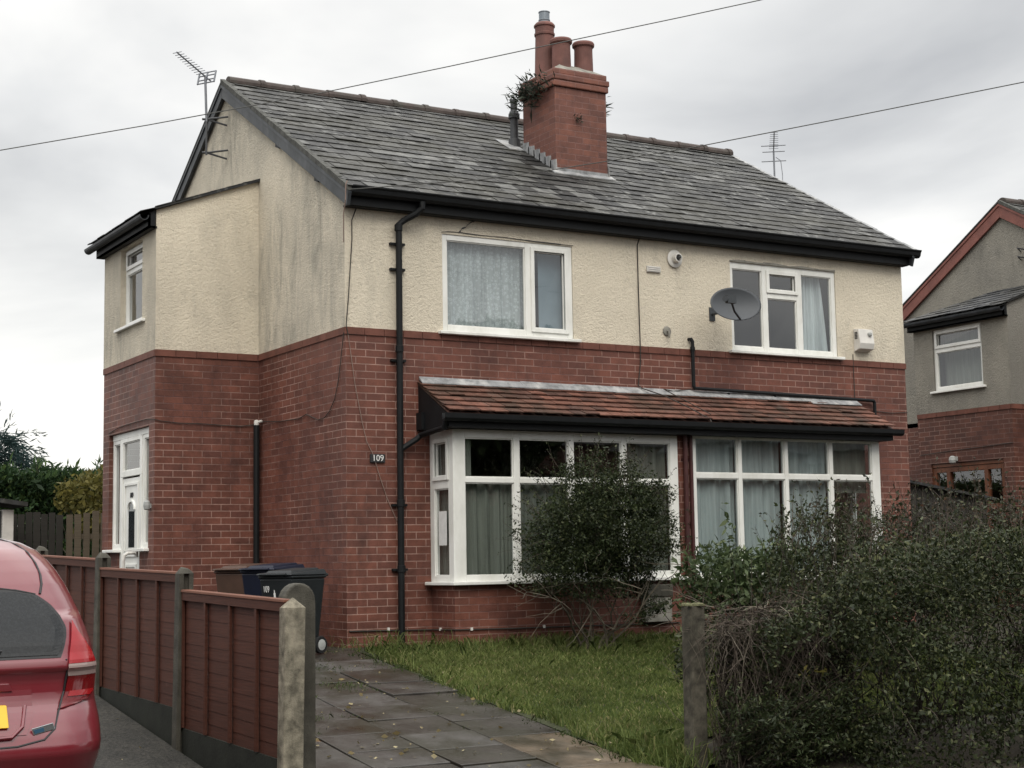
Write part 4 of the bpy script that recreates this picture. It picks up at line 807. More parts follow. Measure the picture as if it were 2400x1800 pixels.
def yagi(name, base, top, tip, label, refl=True, vertical=False, n=11, bracket=True):
    a = empty(name, base, label, 'aerial'); B, T_, P_ = Vector(base), Vector(top), Vector(tip)
    mb = MB(); mb.tube([B, T_], .016, 8); mb.build('mast', 'alu', a)
    d = (P_-T_); L = d.length; d.normalize(); sd2 = d.cross(Vector((0, 0, 1))).normalized(); up = sd2.cross(d)
    mb = MB(); mb.tube([T_-d*.12, P_], .010, 6)
    for i in range(n):
        c = T_+d*(L*(.12+.86*i/(n-1))); h = .085-.002*i; e_ = sd2
        mb.tube([c-e_*h, c+e_*h], .005, 5)
    mb.build('boom', 'alu', a)
    mb = MB(); c = T_-d*.03
    if refl:
        for s_ in (-.075, -.03, .03, .075): mb.tube([c+up*s_-sd2*.125, c+up*s_+sd2*.125], .009, 5)
        for s_ in (-.125, 0, .125): mb.tube([c-up*.08+sd2*s_, c+up*.08+sd2*s_], .012, 5)
    else:
        for s_, w in ((.07, .22), (-.0, .2), (-.11, .22)): mb.tube([c+Vector((0, 0, s_*1.6))-sd2*w, c+Vector((0, 0, s_*1.6))+sd2*w], .009, 5)
    mb.build('reflector', 'alu', a)
    if bracket:
        mb = MB()
        for dz in (.0, -.42):
            zz = B.z+.03+dz; mb.tube([(B.x, B.y, zz), (-.02, B.y-.12, zz+.03)], .012, 6); mb.tube([(B.x, B.y, zz), (-.02, B.y-.08, zz-.07)], .012, 6); mb.tube([(B.x-.05, B.y+.02, zz), (B.x+.06, B.y-.02, zz)], .014, 6)
        mb.tube([B, B-Vector((0, 0, .42))], .014, 8); mb.build('wall_bracket', 'steel', a)
    return a
yagi('television_aerial', (-.256, 3.5, 6.232), (-.275, 3.5, 6.80), (-.74, 3.2, 6.95), 'television aerial with long boom on the left gable peak')
aR = yagi('television_aerial', (11.70, 7.0, 0.0), (11.69, 7.0, 8.12), (11.38, 6.6, 8.33), 'television aerial with bars on a mast behind the right roof slope', False, n=9, bracket=False)
mb = MB(); mb.tube([(11.73, 6.99, 8.0), (11.84, 6.99, 7.95), (11.87, 6.99, 7.7), (11.86, 6.99, 7.2)], .007, 5); mb.build('cable', 'alu', aR)

# overhead wires
def wire(pts, label, rad=.007): m = MB(); m.tube(pts, rad, 5); return setp(m.build('overhead_wire', 'wire'), label, 'wire')
_C = Vector((-6.68532825, -14.65801845, 0.80881691))
wire([(0,0,0),(-18,9.2,3.9),(-3.98,.32,4.58),(-3.48,.01,4.66),(-2.3,-.72,4.87),(-.93,-1.56,5.14),(.06,-2.17,5.36),(.76,-2.61,5.52),(1.91,-3.32,5.78),(2.51,-3.69,5.92),(4.26,-4.78,6.38),(8,-7.2,7.5),(22,-16,12)][1:], 'overhead wire crossing the sky above the gable and chimney pots', .005)
wire([(-.06,-.26,4.60),(.76,-1.54,4.49+.02),(1.28,-2.08,4.55),(2.19,-2.99,4.65),(3.27,-4.12,4.82),(4.26,-5.19,4.98),(5.44,-6.5,5.18),(8,-9.3,5.7),(22,-24.5,9)], 'overhead service wire running from the front eaves to the upper right', .005)

# weeds on the chimney
def weeds(loc, n, size, label, sx=.1, sy=.3, sz=.12, lean=(-1, 0, 0)):
    w = empty('chimney_weed', loc, label, 'plant'); P = np.array(loc)+RNG.normal(size=(n, 3))*(sx, sy, sz)*.4; D = unit(RNG.normal(size=(n, 3))*.6+np.array(lean))
    leaves('foliage', P, size, 'weed_d', w, .16, 0, .4, D, .85); return w
MT['weed_d'] = leaf_mat('dark_weed', (.022, .028, .020), (.055, .065, .048), .7, .2)
weeds((3.36, 1.80, 6.64), 420, .10, 'grassy weed clump sprouting from the left side of the chimney stack', .10, .55, .24, (-.9, -.2, .12))
weeds((3.75, 1.30, 6.22), 60, .05, 'small dark weed in the front face of the chimney stack', .06, .02, .06, (0, -1, 0))
weeds((4.20, 1.40, 6.45), 50, .08, 'thin weed on the right edge of the chimney stack', .02, .06, .16, (1, 0, .4))

# ---------------------------------------------------------------- fence between path and driveway
FN = empty('boundary_fence', (-3.0, -2.0, gz(-2.0)), 'low red brown panel fence with concrete posts along the driveway', 'fence')
posts = [(-5.80, .565, .07), (-3.84, .77, .06), (-1.83, .90, .05), (.17, .985, .04), (2.2, 1.02, 0), (4.2, 1.03, 0)]; xb = -3.0
def fpost(y, zt, lean, first):
    m = MB(); g = gz(y)-.3; hx, hy = .052, .052; s = .018; l = lean*.25
    sec = [(-hx, -hy), (hx, -hy), (hx, hy), (-hx, hy)]
    # H section: slots on the faces that hold the panels
    sec = [(-hx, -hy), (-s, -hy), (-s, -hy+.03), (s, -hy+.03), (s, -hy), (hx, -hy), (hx, hy), (s, hy), (s, hy-.03), (-s, hy-.03), (-s, hy), (-hx, hy)]
    if first: sec = [(-hx-.012, -hy), (hx+.012, -hy), (hx+.012, hy), (s, hy), (s, hy-.03), (-s, hy-.03), (-s, hy), (-hx-.012, hy)]
    n = len(sec); zs = [g, zt-.28, zt-.01]; vs = []
    for z in zs: vs += [(xb+p[0]+l*(z-zt), y+p[1], z) for p in sec]
    fs = [tuple(range(n))[::-1]]
    for k in range(2): fs += [(k*n+i, k*n+(i+1) % n, (k+1)*n+(i+1) % n, (k+1)*n+i) for i in range(n)]
    m.faces(vs, fs)
    if first: m.faces([(xb-hx-.012, y-hy, zt-.01), (xb+hx+.012, y-hy, zt-.01), (xb+hx+.012, y+hy, zt-.01), (xb-hx-.012, y+hy, zt-.01), (xb, y, zt+.055)], [(0, 1, 4), (1, 2, 4), (2, 3, 4), (3, 0, 4)])
    else:
        m.faces([(xb-hx, y-hy, zt-.01), (xb+hx, y-hy, zt-.01), (xb+hx, y+hy, zt-.01), (xb-hx, y+hy, zt-.01), (xb-.03, y-.025, zt+.03), (xb+.025, y-.03, zt+.022), (xb+.03, y+.03, zt+.028), (xb-.02, y+.02, zt+.04)], [(0, 1, 5, 4), (1, 2, 6, 5), (2, 3, 7, 6), (3, 0, 4, 7), (4, 5, 6, 7)])
    return m.build('fence_post', 'concrete' if first else 'concrete_d', FN, bevel=.007)
for i, (y, zt, ln) in enumerate(posts):
    fpost(y, zt, ln, i == 0)
    if i < len(posts)-1:
        y2 = posts[i+1][0]; a, b = y+.03, y2-.03; zt0 = (.585, .755, .867, .92, .95)[i]; zt1 = (.632, .795, .92, .95, .97)[i]; h = .93
        m = MB(); top = lambda yy: zt0+(zt1-zt0)*(yy-a)/(b-a)
        nb = 11
        for k in range(nb):        # overlapping waney boards, thin end tucked under the next
            z0, z1 = k/nb, (k+1)/nb; w0 = [random.uniform(-.006, .006) for _ in range(3)]
            for s_ in range(6):
                ya, yb = a+(b-a)*s_/6, a+(b-a)*(s_+1)/6; e0, e1 = random.uniform(-.003, .003), random.uniform(-.003, .003)
                za0, zb0 = top(ya)-h+h*z0-.012+w0[0], top(yb)-h+h*z0-.012+w0[0]; za1, zb1 = top(ya)-h+h*z1, top(yb)-h+h*z1
                m.hexa([(xb-.0095, ya, za0), (xb-.0095, yb, zb0), (xb-.006, yb, zb0), (xb-.006, ya, za0), (xb-.006, ya, za1), (xb-.006, yb, zb1), (xb-.0, yb, zb1), (xb-.0, ya, za1)], w0[1]*80 % 1)
        pa = m.build('fence_panel', 'panel', FN)
        m = MB()
        for k in range(5):
            yy = a+.02+(b-a-.04)*k/4; m.hexa([(xb-.030, yy-.015, top(yy)-h), (xb-.0165, yy-.017, top(yy)-h), (xb-.0165, yy+.017, top(yy)-h), (xb-.036, yy+.017, top(yy)-h), (xb-.036, yy-.017, top(yy)-.045), (xb-.0165, yy-.017, top(yy)-.045), (xb-.0165, yy+.017, top(yy)-.045), (xb-.036, yy+.017, top(yy)-.045)], .3+.1*k)
        m.hexa([(xb-.038, a, top(a)-.055), (xb-.017, a, top(a)-.055), (xb-.017, b, top(b)-.055), (xb-.038, b, top(b)-.055), (xb-.038, a, top(a)-.0), (xb-.017, a, top(a)-.0), (xb-.017, b, top(b)-.0), (xb-.038, b, top(b)-.0)], .6)
        m.build('batten', 'panel', pa)
        m = MB(); m.hexa([(xb-.045, a, top(a)+.0), (xb+.03, a, top(a)+.0), (xb+.03, b, top(b)+.0), (xb-.045, b, top(b)+.0), (xb-.042, a, top(a)+.018), (xb+.027, a, top(a)+.018), (xb+.027, b, top(b)+.018), (xb-.042, b, top(b)+.018)], .9); m.build('capping_rail', 'rail', pa, bevel=.004)
        m = MB(); m.hexa([(xb-.022, a, top(a)-h-.32), (xb+.022, a, top(a)-h-.32), (xb+.022, b, top(b)-h-.32), (xb-.022, b, top(b)-h-.32), (xb-.022, a, top(a)-h-.006), (xb+.022, a, top(a)-h-.006), (xb+.022, b, top(b)-h-.006), (xb-.022, b, top(b)-h-.006)]); m.build('gravel_board', 'concrete_g', FN)
# gate posts
mb = MB(); k = 10; w = .105; yg = -5.42; zt = .60; x_ = -2.815
prof = [(x_-w, -.9), (x_+w, -.9), (x_+w, zt-.02)]+[(x_+w*math.cos(t), zt-.02+.115*math.sin(t)) for t in [math.pi*j/k for j in range(1, k)]]+[(x_-w, zt-.02)]
mb.prism([(p[0], yg-.06, p[1]) for p in prof], (0, .12, 0)); setp(mb.build('gate_post', 'concrete_d', bevel=.012), 'round topped concrete gate post just behind the end of the panel fence', 'post')
gp = empty('gate_post', (.2, -5.5, gz(-5.5)), 'square weathered gate post with mossy top at the lawn and hedge corner', 'post')
mb = MB(); mb.hexa([(.115, -5.56, -.9), (.245, -5.56, -.9), (.245, -5.44, -.9), (.115, -5.44, -.9), (.125, -5.555, .475), (.255, -5.555, .475), (.255, -5.44, .475), (.125, -5.44, .475)]); mb.build('shaft', 'post_wood', gp, bevel=.014)
mb = MB(); nn = 26
for i in range(nn):
    x, y = random.uniform(.12, .26), random.uniform(-5.56, -5.44); r_ = random.uniform(.006, .03); mb.lathe([(r_, .47), (r_*.9, .478+r_*.2), (r_*.4, .48+r_*.45)], (x, y, 0), 6)
mb.build('moss', 'moss', gp)

# ---------------------------------------------------------------- wheelie bins
def wheelie(loc, rz, mat, label, W_=.41, D_=.47, Hh=.79, num=False):
    b = empty('wheelie_bin', loc, label, 'bin', 'wheelie bins beside the house', rz)
    t = .78; w0, d0, w1, d1 = W_*t/2, D_*t/2, W_/2, D_/2; z0, z1 = .05, Hh-.08
    m = MB(); m.hexa([(-w0, -d0+.03, z0), (w0, -d0+.03, z0), (w0, d0, z0), (-w0, d0, z0), (-w1, -d1, z1), (w1, -d1, z1), (w1, d1, z1), (-w1, d1, z1)]); m.box(-w1-.012, w1+.012, -d1-.012, d1+.012, z1+.001, z1+.03); m.build('body', mat, b, bevel=.018, local=True)
    m = MB(); m.hexa([(-w1-.02, -d1-.03, z1+.032), (w1+.02, -d1-.03, z1+.032), (w1+.02, d1+.015, z1+.032), (-w1-.02, d1+.015, z1+.032), (-w1-.012, -d1-.02, z1+.05), (w1+.012, -d1-.02, z1+.05), (w1-.005, d1, z1+.085), (-w1+.005, d1, z1+.085)])
    m.hexa([(-w1+.04, -d1+.03, z1+.05), (w1-.04, -d1+.03, z1+.05), (w1-.05, d1-.02, z1+.08), (-w1+.05, d1-.02, z1+.08), (-w1+.06, -d1+.06, z1+.075), (w1-.06, -d1+.06, z1+.075), (w1-.06, d1-.04, z1+.10), (-w1+.06, d1-.04, z1+.10)]); ld = m.build('lid', mat, b, bevel=.008, local=True)
    m = MB(); m.tube([(-w1+.03, d1, z1+.02), (-w1+.03, d1+.06, z1+.03), (w1-.03, d1+.06, z1+.03), (w1-.03, d1, z1+.02)], .014, 8); m.build('handle', mat, b, local=True); m = MB(); m.tube([(-w1+.04, -d1-.035, z1+.04), (w1-.04, -d1-.035, z1+.04)], .010, 8); m.build('handle', mat, b, local=True)
    for s in (-1, 1):
        m = MB(); m.lathe([(.03, -.02), (.078, -.02), (.082, -.012), (.082, .012), (.078, .02), (.03, .02)], (s*(w0+.035), d0-.01, .082), 20, 'x'); wh = m.build('wheel', 'rubber', b, local=True)
        m = MB(); m.lathe([(.052, -.008), (.052, .006), (.02, .012)] if s > 0 else [(.052, .008), (.052, -.006), (.02, -.012)], (s*(w0+.052), d0-.01, .082), 18, 'x'); m.build('hub', 'greyplastic', wh, local=True)
    if num:
        # slanted front face: small prints sit just proud of it
        sl2 = math.atan2((d1-d0+.03), z1-z0); Rt = Matrix.Rotation(R(90)-sl2*-1, 3, 'X')
        fy = lambda z: -(d0-.03)-(d1-d0+.03)*(z-z0)/(z1-z0)-.006
        text_mesh('bin_number', '109', .085, 'whiteprint', b, (-w1+.085, fy(z1-.10), z1-.10), Rt, .0015, .62, True)
        m = MB(); zl = z1-.20
        for (xa, xb_, za, zb_) in ((-.07, .03, -.05, .02), (-.032, -.010, .02, .07), (-.025, -.016, .07, .095)):
            m.hexa([(xa, fy(zl+za), zl+za), (xb_, fy(zl+za), zl+za), (xb_, fy(zl+za)+.004, zl+za), (xa, fy(zl+za)+.004, zl+za), (xa, fy(zl+zb_), zl+zb_), (xb_, fy(zl+zb_), zl+zb_), (xb_, fy(zl+zb_)+.004, zl+zb_), (xa, fy(zl+zb_)+.004, zl+zb_)])
        m.build('emblem', 'whiteprint', b, local=True)
    return b
bz = R(-65)
wheelie((-.83, -.58, gz(-.58)+.005), bz, 'binblack', 'black wheelie bin numbered 109 with a white emblem, nearest the house corner', num=True)
wheelie((-.70, .24, .01), R(-62), 'binblue', 'dark blue wheelie bin between the black one and the brown one', .42, .46, .80)
wheelie((-.72, .95, .01), R(-58), 'binbrown', 'brown wheelie bin with faded lid, furthest back in the row', .42, .46, .80)

# ---------------------------------------------------------------- car
def build_car():
    car = empty('parked_car', (-5.0, -6.25, -.60), 'dark red hatchback seen from behind, parked on the driveway by the fence', 'car')
    prof = [  # z, half width, rear y, corner radius, front y
        (.17, .70, .16, .20, 3.98), (.24, .75, .10, .24, 4.03), (.32, .785, .055, .28, 4.06), (.40, .803, .012, .30, 4.07), (.45, .812, -.012, .31, 4.06), (.49, .815, -.012, .31, 4.06), (.55, .817, .012, .31, 4.05), (.61, .817, .045, .31, 4.03), (.66, .815, .082, .31, 4.0), (.70, .815, .118, .31, 3.98), (.76, .815, .135, .31, 3.95),
        (.82, .815, .140, .31, 3.88), (.865, .813, .130, .31, 3.8), (.885, .812, .102, .31, 3.75), (.92, .808, .108, .31, 3.65), (.96, .805, .135, .31, 3.45), (1.01, .797, .155, .31, 3.10), (1.08, .782, .195, .31, 2.95), (1.16, .760, .245, .31, 2.80), (1.25, .730, .305, .31, 2.62), (1.33, .700, .36, .31, 2.46), (1.40, .668, .415, .31, 2.30), (1.46, .630, .47, .31, 2.14), (1.515, .585, .535, .31, 1.98), (1.56, .52, .64, .30, 1.84), (1.592, .43, .80, .28, 1.68), (1.612, .31, 1.0, .22, 1.52), (1.622, .12, 1.25, .1, 1.36)]
    zs = np.array([p[0] for p in prof])
    def at(z): return [float(np.interp(z, zs, [p[i] for p in prof])) for i in range(1, 5)]
    def ring(z, n=96):
        hw, yr, rc, yf = at(z); yl = (yf-yr)/2; cy = (yf+yr)/2; pts = []
        for i in range(n):
            a = 2*math.pi*i/n; c, s = math.cos(a), math.sin(a); ex = .30
            pts.append((hw*math.copysign(abs(s)**ex, s), cy-yl*math.copysign(abs(c)**(.5), c)))
        return pts
    # rounded rectangle by perimeter, starting at the middle of the rear and going right
    def outline(z):
        hw, yr, rc, yf = at(z); P = []; bow = .05
        for i in range(13): x = (hw-rc)*i/12; P.append((x, yr+bow*(x/hw)**2))
        y0 = P[-1][1]
        for i in range(1, 11):
            t = math.pi/2*i/10; P.append((hw-rc+rc*math.sin(t), y0+rc*1.1*(1-math.cos(t))))
        ys = P[-1][1]; rf = .45
        for i in range(1, 11): P.append((hw, ys+(yf-rf-ys)*i/10))
        for i in range(1, 9): t = math.pi/2*i/8; P.append((hw-min(rf, hw)*(1-math.cos(t))*1.0, yf-rf+rf*math.sin(t)))
        x1 = P[-1][0]
        for i in range(1, 5): P.append((x1*(1-i/4), yf))
        return P+[(-x, y) for x, y in P[-2:0:-1]]
    zl = sorted(set(list(zs)+[zs[0]+(zs[-1]-zs[0])*i/44 for i in range(45)])); rings = [[(x, y, z) for x, y in outline(z)] for z in zl]; n = len(rings[0])
    V = [p for r_ in rings for p in r_]; F = [(j*n+i, j*n+(i+1) % n, (j+1)*n+(i+1) % n, (j+1)*n+i) for j in range(len(rings)-1) for i in range(n)]+[tuple(range(n))[::-1], tuple((len(rings)-1)*n+i for i in range(n))]
    m = MB(); m.faces(V, F, .5); body = m.build('body', 'paint', car, smooth=True, local=True)
    def S_(x, z, off=.004):
        """point on the rear of the body at sideways position x and height z"""
        hw, yr, rc, yf = at(z); s = 1 if x >= 0 else -1; a = abs(x); bow = .05
        if a <= hw-rc: return Vector((x, yr+bow*(a/hw)**2-off, z))
        y0 = yr+bow*((hw-rc)/hw)**2; q = min((a-hw+rc)/rc, 1.0); t = math.asin(q); return Vector((s*(hw-rc+(rc+off)*math.sin(t)), y0+rc*1.1*(1-math.cos(t))-off*math.cos(t), z))
    def patch(name, L_, R_, z0, z1, mat, off=.004, nx=14, nz=14, par=body, thick=.006):
        vs = []
        for j in range(nz+1):
            z = z0+(z1-z0)*j/nz; a, b = L_(z), R_(z)
            for i in range(nx+1): vs.append(S_(a+(b-a)*i/nx, z, off))
        m_ = MB(); k = nx+1; N0 = len(vs); inn = [v+Vector((0, thick, 0)) for v in vs]
        fs = [(j*k+i, j*k+i+1, (j+1)*k+i+1, (j+1)*k+i) for j in range(nz) for i in range(nx)]
        edge = [i for i in range(nx+1)]+[j*k+nx for j in range(1, nz+1)]+[nz*k+i for i in range(nx-1, -1, -1)]+[j*k for j in range(nz-1, 0, -1)]
        fs += [(edge[i], N0+edge[i], N0+edge[(i+1) % len(edge)], edge[(i+1) % len(edge)]) for i in range(len(edge))]
        m_.faces(vs+inn, fs, .5); return m_.build(name, mat, par, smooth=False, local=True, recalc=False)
    it = lambda z, pts: float(np.interp(z, [p[0] for p in pts], [p[1] for p in pts]))
    wr_ = [(.955, .535), (1.0, .555), (1.08, .578), (1.14, .585), (1.22, .56), (1.30, .515), (1.36, .455), (1.385, .40), (1.40, .30)]
    wr_ = [(.955+(z-.955)*.76, x) for z, x in wr_]
    wb = [(.935, .55), (.955, .56), (1.0, .575), (1.08, .598), (1.14, .605), (1.22, .58), (1.30, .535), (1.36, .475), (1.395, .42), (1.415, .33)]
    wb = [(.955+(z-.955)*.765, x) for z, x in wb]
    patch('window_seal', lambda z: -it(z, wb), lambda z: it(z, wb),   .940, 1.303, 'carblack', .003, 24, 20)
    patch('rear_window', lambda z: -it(z, wr_), lambda z: it(z, wr_),   .955, 1.288, 'carglass', .007, 24, 20)
    # tail lamps: pointed top running up the pillar, clear band, dark red lower part
    for s in (1, -1):
        Lo = [(.68, .53), (.75, .575), (.83, .592), (.90, .585), (.96, .598), (1.03, .617), (1.08, .628), (1.13, .640)]; Hi = [(.68, .56), (.71, .70), (.75, .765), (.84, .782), (.91, .768), (.96, .748), (1.03, .70), (1.08, .665), (1.13, .643)]
        lo, hi = (lambda z: s*it(z, Lo)), (lambda z: s*it(z, Hi))
        tl_ = patch('tail_lamp', lo, hi, .68, .838, 'lensdark', .012, 10, 10); patch('clear_lens', lo, hi, .84, .905, 'lensclear', .013, 10, 6, tl_); patch('red_lens', lo, hi, .907, 1.13, 'lensred', .013, 10, 12, tl_)
        patch('lens_strip', lambda z: s*(it(z, Lo)+.02), lambda z: s*(it(z, Hi)-.02),   .735, .762, 'lensred', .017, 8, 3, tl_)
    # tailgate shut line, recess and creases
    cut = [(.50, .0), (.505, .30), (.53, .44), (.58, .50), (.66, .53), (.76, .572), (.86, .588), (.93, .58)]
    for s in (1, -1):
        m = MB(); pp = [S_(s*x, z, .0015) for z, x in cut]; m.tube(pp, .006, 5); m.build('shut_line', 'carblack', body, local=True)
    patch('plate_recess', lambda z: -.40+.5*max(0, .66-z), lambda z: .40-.5*max(0, .66-z), .56, .78, 'paint_d', .005, 12, 8)
    m = MB(); m.tube([S_(-.36, .70, .012), S_(-.33, .60, .014), S_(-.27, .553, .016), S_(0, .545, .017), S_(.27, .553, .016), S_(.33, .60, .014), S_(.36, .70, .012)], .010, 6); m.build('recess_trim', 'paint', body, local=True)
    m = MB(); q = [S_(-.30, .80, .018), S_(0, .805, .02), S_(.30, .80, .018)]; m.hexa([q[0]+Vector((0, 0, -.025)), q[2]+Vector((0, 0, -.025)), q[2]+Vector((0, .03, -.025)), q[0]+Vector((0, .03, -.025)), q[0]+Vector((.02, -.004, .02)), q[2]+Vector((-.02, -.004, .02)), q[2]+Vector((-.02, .03, .02)), q[0]+Vector((.02, .03, .02))]); m.build('boot_handle', 'paint', body, local=True, bevel=.006)
    m = MB(); ya, yb = S_(.2, .60, .022).y, S_(.2, .71, .022).y; m.hexa([(-.26, ya, .60), (.26, ya, .60), (.26, ya+.03, .60), (-.26, ya+.03, .60), (-.26, yb-.02, .71), (.26, yb-.02, .71), (.26, yb+.03, .71), (-.26, yb+.03, .71)]); m.build('number_plate', 'plate', car, local=True, bevel=.004)
    m = MB(); a, b_ = S_(.385, .555, .006), S_(.50, .578, .006)
    dvec = (b_-a); up = Vector((-.012, -.004, .034)); m.hexa([a, b_, b_+Vector((0, .01, 0)), a+Vector((0, .01, 0)), a+up, b_+up, b_+up+Vector((0, .01, 0)), a+up+Vector((0, .01, 0))]); m.build('badge', 'chrome', car, local=True, bevel=.002)
    m = MB(); e0 = Vector((.006, -.002, .006)); d2_ = dvec*.45; m.hexa([a+e0, a+e0+d2_, a+e0+d2_+Vector((0, .008, 0)), a+e0+Vector((0, .008, 0)), a+e0+up*.6, a+e0+d2_+up*.6, a+e0+d2_+up*.6+Vector((0, .008, 0)), a+e0+up*.6+Vector((0, .008, 0))]); m.build('badge_inlay', 'bluebadge', car, local=True)
    m = MB(); m.tube([S_(-.30, .985, .02), S_(0, .99, .024), S_(.24, .985, .022)], [.012, .011, .006], 6); m.lathe([(.03, -.02), (.03, .02)], tuple(S_(-.30, .985, .01)), 10, 'y'); m.build('wiper', 'carblack', body, local=True)
    for s in (1, -1):      # roof gutter mouldings
        m = MB(); m.tube([S_(s*x_, z, .002) for z, x_ in ((1.275, .485), (1.33, .505), (1.38, .51), (1.44, .50), (1.50, .475), (1.545, .435), (1.575, .375), (1.60, .28), (1.612, .19))], .007, 6); m.build('roof_moulding', 'carblack', body, local=True)
    m = MB(); pp = [S_(x, 1.325-.05*(abs(x)/.46)**2.2, .002) for x in np.linspace(-.46, .46, 21)]; m.tube(pp, .004, 5); m.build('shut_line', 'carblack', body, local=True)
    m = MB(); m.face([(-.70, .6, .16), (.70, .6, .16), (.70, 3.6, .16), (-.70, 3.6, .16)])
    for s in (1, -1):
        for y in (.72, 3.28):
            t_ = MB(); t_.lathe([(.19, -.09), (.29, -.09), (.305, -.06), (.305, .06), (.29, .09), (.19, .09)], (s*.72, y, .305), 28, 'x'); wh = t_.build('wheel', 'rubber', car, local=True, smooth=False)
            t_ = MB(); t_.lathe([(.19, 0), (.185, s*.085), (.05, s*.07)], (s*.72, y, .305), 20, 'x'); t_.build('rim', 'chrome', wh, local=True)
    for s in (1, -1):      # side glass
        m = MB(); pts = [(.70, 1.10), (.85, 1.36), (1.2, 1.47), (2.0, 1.47), (2.75, 1.06), (2.7, 1.0), (.75, 1.0)]
        vs = []
        for y, z in pts: vs.append((s*(at(z)[0]+.004), y, z))
        m.face(vs); m.build('side_window', 'carglass', body, local=True)
    return car
def dark_paint():
    t = NT('shaded_red_paint'); return t.base((.06, .007, .011), .35, .5)
MT['paint_d'] = MT['paint']
build_car()

# ---------------------------------------------------------------- vegetation
# lawn grass
n = 130000; gx = RNG.uniform(-.36, 6.0, n); gy = RNG.uniform(-5.5, -.52, n)
edge = -.21+.10*vnoise(np.stack([gx*0, gy, gx*0], 1), 5.0)-.28*(vnoise(np.stack([gx*0, gy, gx*0], 1), 1.5, 3)-.5)
keep = (gx > edge) & ~((gy < -4.75) & (gx > .35+.4*(gy+5.5))); gx, gy = gx[keep], gy[keep]; n = len(gx)
den = vnoise(np.stack([gx, gy, gx*0], 1), 1.3, 2); hh = .022+.030*RNG.random(n)*(.5+den); long_ = ((gx < .9) & (gy < -4.7)) | (gy > -.8) | (gx < .02); hh = np.where(long_ & (RNG.random(n) < .35), hh*2.2, hh)
P = np.stack([gx, gy, gzv(gy)-.005], 1); lean = RNG.normal(size=(n, 3))*(.5, .5, 0); lean[:, 2] = 0
s = unit(np.stack([RNG.normal(size=n), RNG.normal(size=n), np.zeros(n)], 1))*.0035*(1+RNG.random((n, 1))); tip = P+np.stack([lean[:, 0]*hh, lean[:, 1]*hh, hh], 1); mid = (P+tip)/2+np.stack([-lean[:, 0]*hh*.18, -lean[:, 1]*hh*.18, hh*.1], 1)
V = np.stack([P-s, P+s, mid+s*.7, tip, mid-s*.7], 1); rn = np.clip(.15+.55*den+.25*RNG.normal(size=n), 0, .8); rn = np.where(RNG.random(n) < .05, 1.0, rn)
setp(quadmesh('grass', V, 'grass', None, rn, 5), 'short green lawn grass in front of the bay windows', 'grass', kind='stuff')
# rough grass tufts by the right gate post and along the house wall
def tuft(c, n, h, spread):
    P = np.array(c)+RNG.normal(size=(n, 3))*(spread, spread, 0); P[:, 2] = gzv(P[:, 1]); d = unit(RNG.normal(size=(n, 3))*(.45, .45, .1)+(0, 0, 1)); L = h*(.5+RNG.random((n, 1))); s = unit(np.cross(d, RNG.normal(size=(n, 3))))*.0026
    bend = unit(np.stack([d[:, 0], d[:, 1], -.3*np.ones(n)], 1)); m = P+d*L*.6; t = m+(d*.5+bend*.5)*L*.4; return np.stack([P-s, P+s, m+s*.8, t, m-s*.8], 1)
V = np.concatenate([tuft((.05, -5.15, 0), 420, .22, .13), tuft((-.02, -5.5, 0), 260, .24, .12), tuft((.25, -5.0, 0), 260, .2, .15), tuft((2.3, -1.05, 0), 300, .16, .25), tuft((.35, -.35, 0), 160, .18, .25), tuft((.9, -.75, 0), 160, .15, .25), tuft((2.6, -.75, 0), 200, .16, .6), tuft((.1, -.75, 0), 150, .13, .2)])
setp(quadmesh('long_grass', V, 'grass', None, np.clip(.35+.3*RNG.normal(size=len(V)), 0, 1), 5), 'long unkempt grass by the mossy gate post and at the wall foot', 'grass', kind='stuff')
# moss tufts and weeds in the paving joints
V = []
for _ in range(46):
    x = random.choice(xs[1:])+random.gauss(0, .02); y = random.uniform(-4.4, .6)
    if random.random() < .5: x = random.uniform(-2.6, -.25)
    V.append(tuft((x, y, 0), random.randint(8, 26), .035, random.uniform(.02, .06)))
for c in ((-2.0, -1.6), (-1.55, -1.9), (-2.2, -2.6), (-1.0, -2.2), (-1.9, -3.3), (-.9, -1.4)): V.append(tuft((c[0], c[1], 0), 160, .05, .11))
for _ in range(60): y_ = random.uniform(-5.3, -.8); V.append(tuft((-.24+random.gauss(0, .04), y_, 0), random.randint(10, 30), random.uniform(.03, .08), .04))
for _ in range(40): V.append(tuft((random.uniform(-2.7, -.3), random.uniform(-2.6, 1.2), 0), random.randint(10, 60), .03, random.uniform(.03, .10)))
V = np.concatenate(V); setp(quadmesh('path_weeds', V, 'weed', None, np.clip(.4+.3*RNG.normal(size=len(V)), 0, 1), 5), 'small weeds and moss growing in the joints of the paving', 'weeds', kind='stuff')
n = 260; P = np.stack([RNG.uniform(-2.8, .2, n), RNG.uniform(-5.6, -.5, n), np.zeros(n)], 1); P[:, 2] = gzv(P[:, 1])+.028; P2 = np.stack([RNG.uniform(-3.9, -3.1, 16), RNG.uniform(-4.4, -1.0, 16), np.zeros(16)], 1); P2[:, 2] = gzv(P2[:, 1])+.01; P = np.concatenate([P, P2])
D = unit(RNG.normal(size=(len(P), 3))*(1, 1, .15)); setp(leaves('fallen_leaves', P, .034, 'deadleaf', None, .6, 0, .4, D, .97), 'pale fallen leaves scattered on the path and driveway', 'leaves', kind='stuff')

